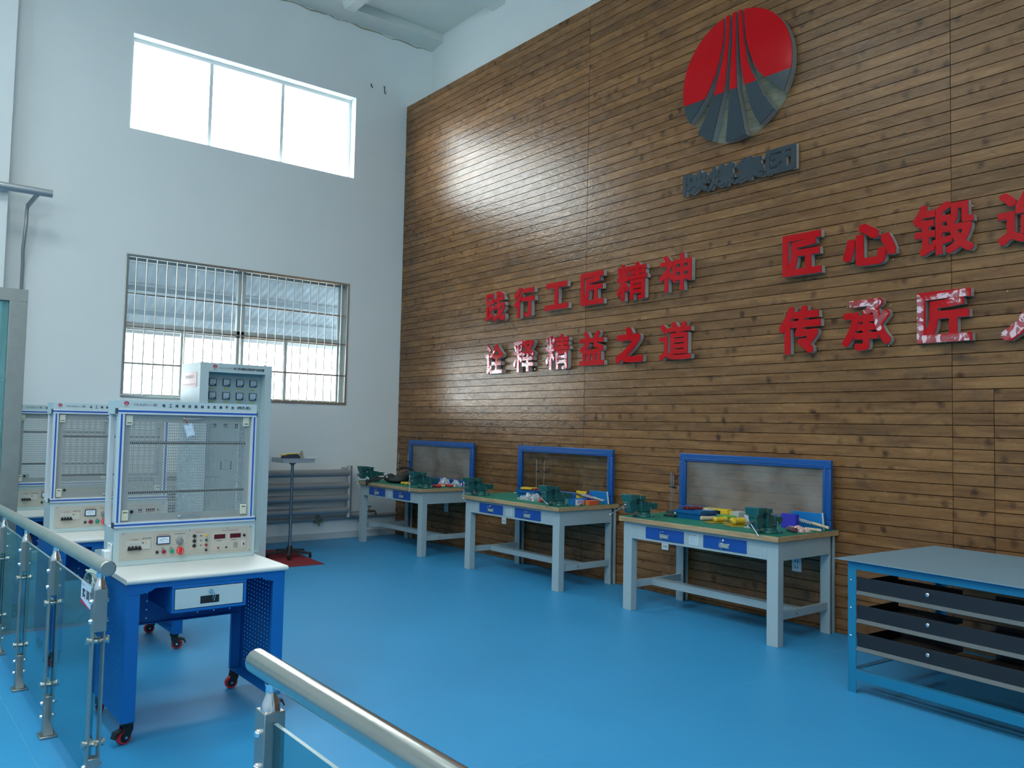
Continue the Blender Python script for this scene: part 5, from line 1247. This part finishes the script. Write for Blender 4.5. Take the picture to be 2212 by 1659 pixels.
# sign on the end panel
sg = thing('sign', 'small white sign with black characters and magenta foot on the railing glass', 'sign', (RX - 0.0055, -6.510, 0.82))
mb = MB(); N_ = 14
def yb_(t): return 0.130 - 0.26 * t
top = [(0.130, 0.047), (-0.130, 0.047)]
curve = [(0.130 - 0.26 * t / N_, -0.028 - 0.020 * math.sin(math.pi * 0.55 * t / N_)) for t in range(N_ + 1)]
mb.prism(top + list(reversed(curve)), 'x', -0.003, 0.0, 0)
mb.prism([(0.130, -0.050), (-0.130, -0.050)] + list(reversed([(y, z) for y, z in curve])), 'x', -0.003, 0.0, 1)
for i_, ch in enumerate('实训区'):
    text_on(mb, ch, 0.052, 0.040, (-0.003, 0.072 - i_ * 0.072, 0.002), (0, -1, 0), (0, 0, 1), 2, bold=0.0016)
text_on(mb, '陕煤集团', 0.055, 0.008, (-0.003, 0.088, 0.036), (0, -1, 0), (0, 0, 1), 3)
mb.build('sign_plate', [mat('sign_white', (0.62, 0.72, 0.80), 0.5), MAGENTA, INK, GREY_INK], sg, smooth=False)

# ------------------------------------------------------------------ steel framed glass partition at the left edge
PY = -3.40
pt = thing('glass_partition', 'brushed steel frame with pale green glass at the left edge', 'partition', (-5.225, PY, 0))
MB().box(-0.115, 0.0, -0.045, 0.045, 0, 2.42).build('steel_post', STEEL_DULL, pt, bevel=0.002)
MB().box(-2.6, 0.0, -0.045, 0.045, 2.42, 2.512).build('steel_header', STEEL_DULL, pt, bevel=0.002)
MB().box(-2.6, -2.50, -0.045, 0.045, 0, 2.42).build('steel_post', STEEL_DULL, pt, bevel=0.002)
MB().box(-2.50, -0.115, -0.008, 0.008, 0.02, 2.42).build('glass_pane', PART_GLASS, pt)
MB().box(-2.50, -0.115, -0.02, 0.02, 0.0, 0.02).build('bottom_channel', STEEL_DULL, pt)

# ------------------------------------------------------------------ tall control cabinet
cb = thing('control_cabinet', 'tall pale green-grey electrical cabinet with dial meters beneath the barred window', 'cabinet', (-3.297, -1.40, 0))
CW, CD, CH = 0.80, 0.655, 2.20
CAB = mat('cabinet_enamel', (0.52, 0.64, 0.66), 0.45, var=0.02)
CABF = mat('cabinet_inner_face', (0.33, 0.45, 0.46), 0.5, var=0.02)
mb = MB()
mb.box(0, CW, 0.14, CD, 0.0, CH)                                   # carcass
mb.box(0, 0.092, 0, 0.14, 0, CH).box(0.725, CW, 0, 0.14, 0, CH).box(0.092, 0.725, 0, 0.14, 2.10, CH).box(0.092, 0.725, 0, 0.14, 0, 0.12)
mb.build('carcass', CAB, cb, smooth=False)
mb = MB().box(0.094, 0.723, 0.128, 0.139, 0.12, 2.10, 0)
for z, n_ in ((0.62, 12), (0.86, 12), (1.08, 10), (1.30, 14)):
    for k in range(n_): mb.cyl((0.40 + k * 0.022, 0.128, z), (0.40 + k * 0.022, 0.126, z), 0.004, n=6, m=1)
for z in (0.95, 1.12, 1.42): mb.box(0.15, 0.30, 0.1265, 0.128, z, z + 0.004, 1)
mb.box(0.30, 0.42, 0.1262, 0.128, 1.03, 1.13, 1).box(0.31, 0.41, 0.126, 0.1263, 1.04, 1.12, 0)
mb.build('front_panel', [CABF, INK], cb, smooth=False)
for r_, z in enumerate((1.998, 1.850)):
    for k in range(4):
        x = 0.175 + 0.1515 * k
        m_ = MB().box(x - 0.040, x + 0.040, 0.110, 0.129, z - 0.039, z + 0.039, 0)
        m_.prism([(x - 0.033, z - 0.033), (x + 0.012, z - 0.033), (x + 0.033, z - 0.012), (x + 0.033, z + 0.033), (x - 0.033, z + 0.033)], 'y', 0.108, 0.1101, 1)
        m_.box(x - 0.018, x + 0.010, 0.1074, 0.1081, z - 0.022, z - 0.018, 0)
        m_.build('dial_meter', [mat('meter_rim', (0.03, 0.06, 0.09), 0.3), mat('meter_glass', (0.40, 0.52, 0.60), 0.2)], cb, smooth=False)
        MB().box(x - 0.024, x + 0.024, 0.1262, 0.128, z - 0.075, z - 0.062).build('name_strip', mat('yellow_label', (0.42, 0.45, 0.08), 0.6), cb)
mb = MB().box(0.612, 0.640, 0.122, 0.128, 1.50, 1.56).build('switch', INK, cb)
for k in range(4):
    MB().box(0.20 + k * 0.12, 0.235 + k * 0.12, 0.118, 0.128, 1.50, 1.56).build('relay', INK, cb)
MB().box(0.625, 0.66, 0.1262, 0.128, 1.455, 1.465).build('name_strip', mat('yellow_label', (0.42, 0.45, 0.08), 0.6), cb)
mb = MB(); oo = (0.155, -0.0002, 2.158)
emblem_mesh(mb, oo, 0.023, (1, 0, 0), (0, 0, 1), 0, 0)
text_on(mb, '陕煤集团', 0.045, 0.008, (0.155, 0, 2.124), (1, 0, 0), (0, 0, 1), 1)
text_on(mb, 'DJB-DG04型', 0.155, 0.026, (0.278, 0, 2.145), (1, 0, 0), (0, 0, 1), 2)
text_on(mb, '电力系统微机线路保护试验装置', 0.345, 0.028, (0.535, 0, 2.147), (1, 0, 0), (0, 0, 1), 1, bold=0.0010)
mb.build('header_print', [mat('emblem_print', (0.50, 0.02, 0.05), 0.5), INK, GREY_INK], cb, smooth=False)
mb = MB().box(-0.0025, 0, 0.105, 0.63, 1.935, 2.098, 0)
text_on(mb, '陕煤集团', 0.20, 0.035, (-0.0025, 0.33, 2.048), (0, -1, 0), (0, 0, 1), 1, bold=0.001)
mb.lathe([(0.020, -0.0032), (0.020, -0.0026)], (0, 0.48, 2.046), 'x', 16, 1)
text_on(mb, '电力系统自动化实训装置', 0.44, 0.022, (-0.0025, 0.36, 1.965), (0, -1, 0), (0, 0, 1), 1)
mb.build('red_plate', [mat('sign_red', (0.30, 0.04, 0.07), 0.4), mat('plate_print', (0.45, 0.38, 0.40), 0.5)], cb, smooth=False)
for (x, y) in ((0.05, 0.10), (0.75, 0.10), (0.05, 0.56), (0.75, 0.56)):
    MB().cyl((x, y, CH), (x, y, CH + 0.015), 0.009, n=10).tube([(x + 0.018 * math.cos(R(a)), y, CH + 0.033 + 0.020 * math.sin(R(a))) for a in range(-80, 281, 30)], 0.004, n=6).build('lifting_eye', CHROME, cb)
MB().box(0.02, 0.78, 0.02, 0.64, 0.0, 0.001).build('foot_gasket', DARK, cb)
for z in (1.75, 0.35): MB().cyl((CW, 0.03, z), (CW + 0.004, 0.03, z), 0.008, n=10).build('side_screw', INK, cb)
mt = thing('floor_mat', 'dark red thin mat on the floor under the tall cabinet and the tray stand', 'mat', (-2.72, -1.16, 0.0))
MB().box(-0.70, 0.775, -0.635, 0.62, 0, 0.005).build('mat_sheet', mat('dark_red_mat', (0.22, 0.012, 0.018), 0.75, var=0.1, vscale=60), mt, rot=(0, 0, R(-4)))
cb.location.z = 0.0052

# ------------------------------------------------------------------ tray stand
sd_ = thing('tray_stand', 'metal tray on a tall thin pole with black five-star foot', 'stand', (-2.125, -1.20, 0.006))
MB().cyl((0, 0, 0.075), (0, 0, 1.085), 0.017, n=18).build('pole', mat('pole_steel', (0.30, 0.33, 0.37), 0.2, metal=0.9), sd_)
MB().lathe([(0.017, 1.06), (0.022, 1.075), (0.055, 1.100)], n=20).build('pole_flange', STEEL_DULL, sd_)
ft = MB().lathe([(0.045, 0.055), (0.040, 0.085), (0.026, 0.13)], n=16)
for k in range(5):
    a = R(72 * k + 28); c, s_ = math.cos(a), math.sin(a)
    ft.hexa([Vector((c * r_ - s_ * w, s_ * r_ + c * w, z)) for (r_, w, z) in ((0.03, -0.024, 0.050), (0.26, -0.017, 0.040), (0.26, 0.017, 0.040), (0.03, 0.024, 0.050), (0.03, -0.020, 0.095), (0.26, -0.014, 0.062), (0.26, 0.014, 0.062), (0.03, 0.020, 0.095))])
ft.build('star_foot', BLACK, sd_, bevel=0.003)
for k in range(5):
    a = R(72 * k + 28); MB().cyl((math.cos(a) * 0.25 - .009, math.sin(a) * 0.25, 0.021), (math.cos(a) * 0.25 + .009, math.sin(a) * 0.25, 0.021), 0.021, n=16).cyl((math.cos(a) * .25, math.sin(a) * .25, 0.03), (math.cos(a) * .25, math.sin(a) * .25, 0.045), 0.008, n=8).build('foot_wheel', BLACK, sd_)
ty = MB(); x0, x1, y0, y1, z0, z1 = -0.175, 0.215, -0.14, 0.20, 1.100, 1.152
for (a0, a1, b0, b1, c0, c1) in ((x0, x1, y0, y1, z0, z0 + .003), (x0, x1, y0, y0 + .003, z0, z1), (x0, x1, y1 - .003, y1, z0, z1), (x0, x0 + .003, y0, y1, z0, z1), (x1 - .003, x1, y0, y1, z0, z1)): ty.box(a0, a1, b0, b1, c0, c1)
ty.box(x0 - 0.004, x1 + 0.006, y0 - 0.006, y0, z1 - 0.012, z1)
ty.build('tray', mat('bright_tray_metal', (0.55, 0.60, 0.66), 0.3, metal=0.6), sd_, bevel=0.001)
ZTY = 1.110
mm = T('multimeter', 'dark and yellow tool pouch lying in the tray on the tall stand', 'tool', -2.15, -1.20, 80, ZTY)
MB().prism([(-0.11, 0.0), (-0.10, 0.07), (-0.06, 0.105), (0.04, 0.100), (0.10, 0.075), (0.11, 0.0)], 'x', -0.05, 0.05).build('body', mat('dark_navy', (0.02, 0.03, 0.06), 0.5), mm, bevel=0.01)
MB().prism([(-0.06, 0.106), (0.04, 0.101), (0.11, 0.085), (0.11, 0.075), (0.04, 0.090), (-0.07, 0.098)], 'x', -0.052, 0.052).build('yellow_edge', YELLOW, mm, bevel=0.002)
mm.name = 'tool_pouch'
pp = T('folded_paper', 'beige card standing up in the tray on the tall stand', 'paper', -2.04, -1.22, 0, ZTY); pp.rotation_euler = (R(8), 0, R(15))
MB().prism([(-0.055, 0.0), (-0.04, 0.09), (0.0, 0.140), (0.015, 0.135), (0.05, 0.04), (0.045, 0.0)], 'y', -0.0015, 0.0015).build('card', mat('beige_card', (0.48, 0.44, 0.33), 0.7), pp, smooth=False)
bp_ = T('paper_sheet', 'thin grey sheet sticking out over the right edge of the tray on the stand', 'paper', -1.925, -1.20, 12, 1.1535)
MB().box(-0.09, 0.11, -0.09, 0.08, 0, 0.002).build('sheet', mat('grey_sheet', (0.45, 0.52, 0.54), 0.6), bp_, rot=(R(0), R(-7), 0))
bag(-2.20, -1.12, ZTY, 10, 0.18, 0.14, 0.08, POLY, 'clear film crumpled behind the tool pouch in the stand tray', 51)

# ------------------------------------------------------------------ blue steel table with drawers at the right edge
tb = thing('steel_table', 'light blue steel table with three black pull-out trays at the right edge', 'table', (-1.322, -7.683, 0), R(-3.7))
TL, TD = 1.75, 1.02
tp_ = MB()
tp_.prism([(-0.035, 0.075), (1.16, 0.075), (1.16, -TL - 0.08), (-0.035, -TL - 0.08)], 'z', 0.800, 0.8035)
tp_.build('top_sheet', mat('table_top_enamel', (0.18, 0.33, 0.43), 0.25, var=0.03, vscale=3), tb, bevel=0.001)
for (x, y) in ((0, 0), (0, -TL), (TD, 0), (TD, -TL)):
    MB().box(x, x + 0.055, y - 0.005, y, 0, 0.80).box(x if x == 0 else x + 0.05, x + 0.005 if x == 0 else x + 0.055, y - 0.055 if y == 0 else y, y - 0.005 if y == 0 else y + 0.05, 0, 0.80).build('leg', TEAL_TABLE, tb, bevel=0.001)
for nm, a in (('top_rail', (0, 0.005, -TL, -0.055, 0.748, 0.80)), ('top_rail', (TD + 0.05, TD + 0.055, -TL, -0.055, 0.748, 0.80)), ('top_rail', (0.055, TD, -0.005, 0, 0.748, 0.80)), ('lower_rail', (0, 0.045, -TL, -0.055, 0.137, 0.142)), ('lower_rail', (0, 0.005, -TL, -0.055, 0.082, 0.137)), ('lower_rail', (TD + 0.01, TD + 0.055, -TL, -0.055, 0.137, 0.142)), ('lower_rail', (0.045, TD, -0.05, -0.005, 0.137, 0.142)), ('lower_rail', (0.045, TD, -TL, -TL + 0.05, 0.137, 0.142))):
    MB().box(*a).build(nm, TEAL_TABLE, tb, bevel=0.001)
for z in (0.622, 0.452, 0.284):
    t_ = MB()
    t_.box(0.006, 0.012, -TL + 0.03, -0.058, z, z + 0.083)          # front
    t_.box(0.012, 0.46, -0.47, -0.058, z, z + 0.004).box(0.012, 0.46, -TL + 0.03, -0.66, z, z + 0.004)
    t_.box(0.012, 0.46, -0.062, -0.058, z, z + 0.06).box(0.012, 0.46, -TL + 0.03, -TL + 0.034, z, z + 0.06)
    t_.box(0.456, 0.46, -0.47, -0.058, z, z + 0.03).box(0.456, 0.46, -TL + 0.03, -0.66, z, z + 0.03)
    o = t_.build('pull_out_tray', TRAY_BLACK, tb, bevel=0.001)
    MB().prism([(0.006, z), (-0.012, z - 0.020), (-0.009, z - 0.023), (0.012, z - 0.003)], 'y', -TL + 0.03, -0.060).build('tray_lip', TRAY_LIP, o, smooth=False)
    MB().lathe([(0.006, 0), (0.0055, -0.006), (0.011, -0.010), (0.011, -0.016), (0.006, -0.019)], (0.006, -0.505, z + 0.052), 'x', 18).build('pull_knob', CHROME, o)
    MB().lathe([(0.007, 0), (0.007, -0.003), (0.004, -0.006)], (0.0, -0.020, z + 0.058), 'x', 14).build('bolt', CHROME, tb)
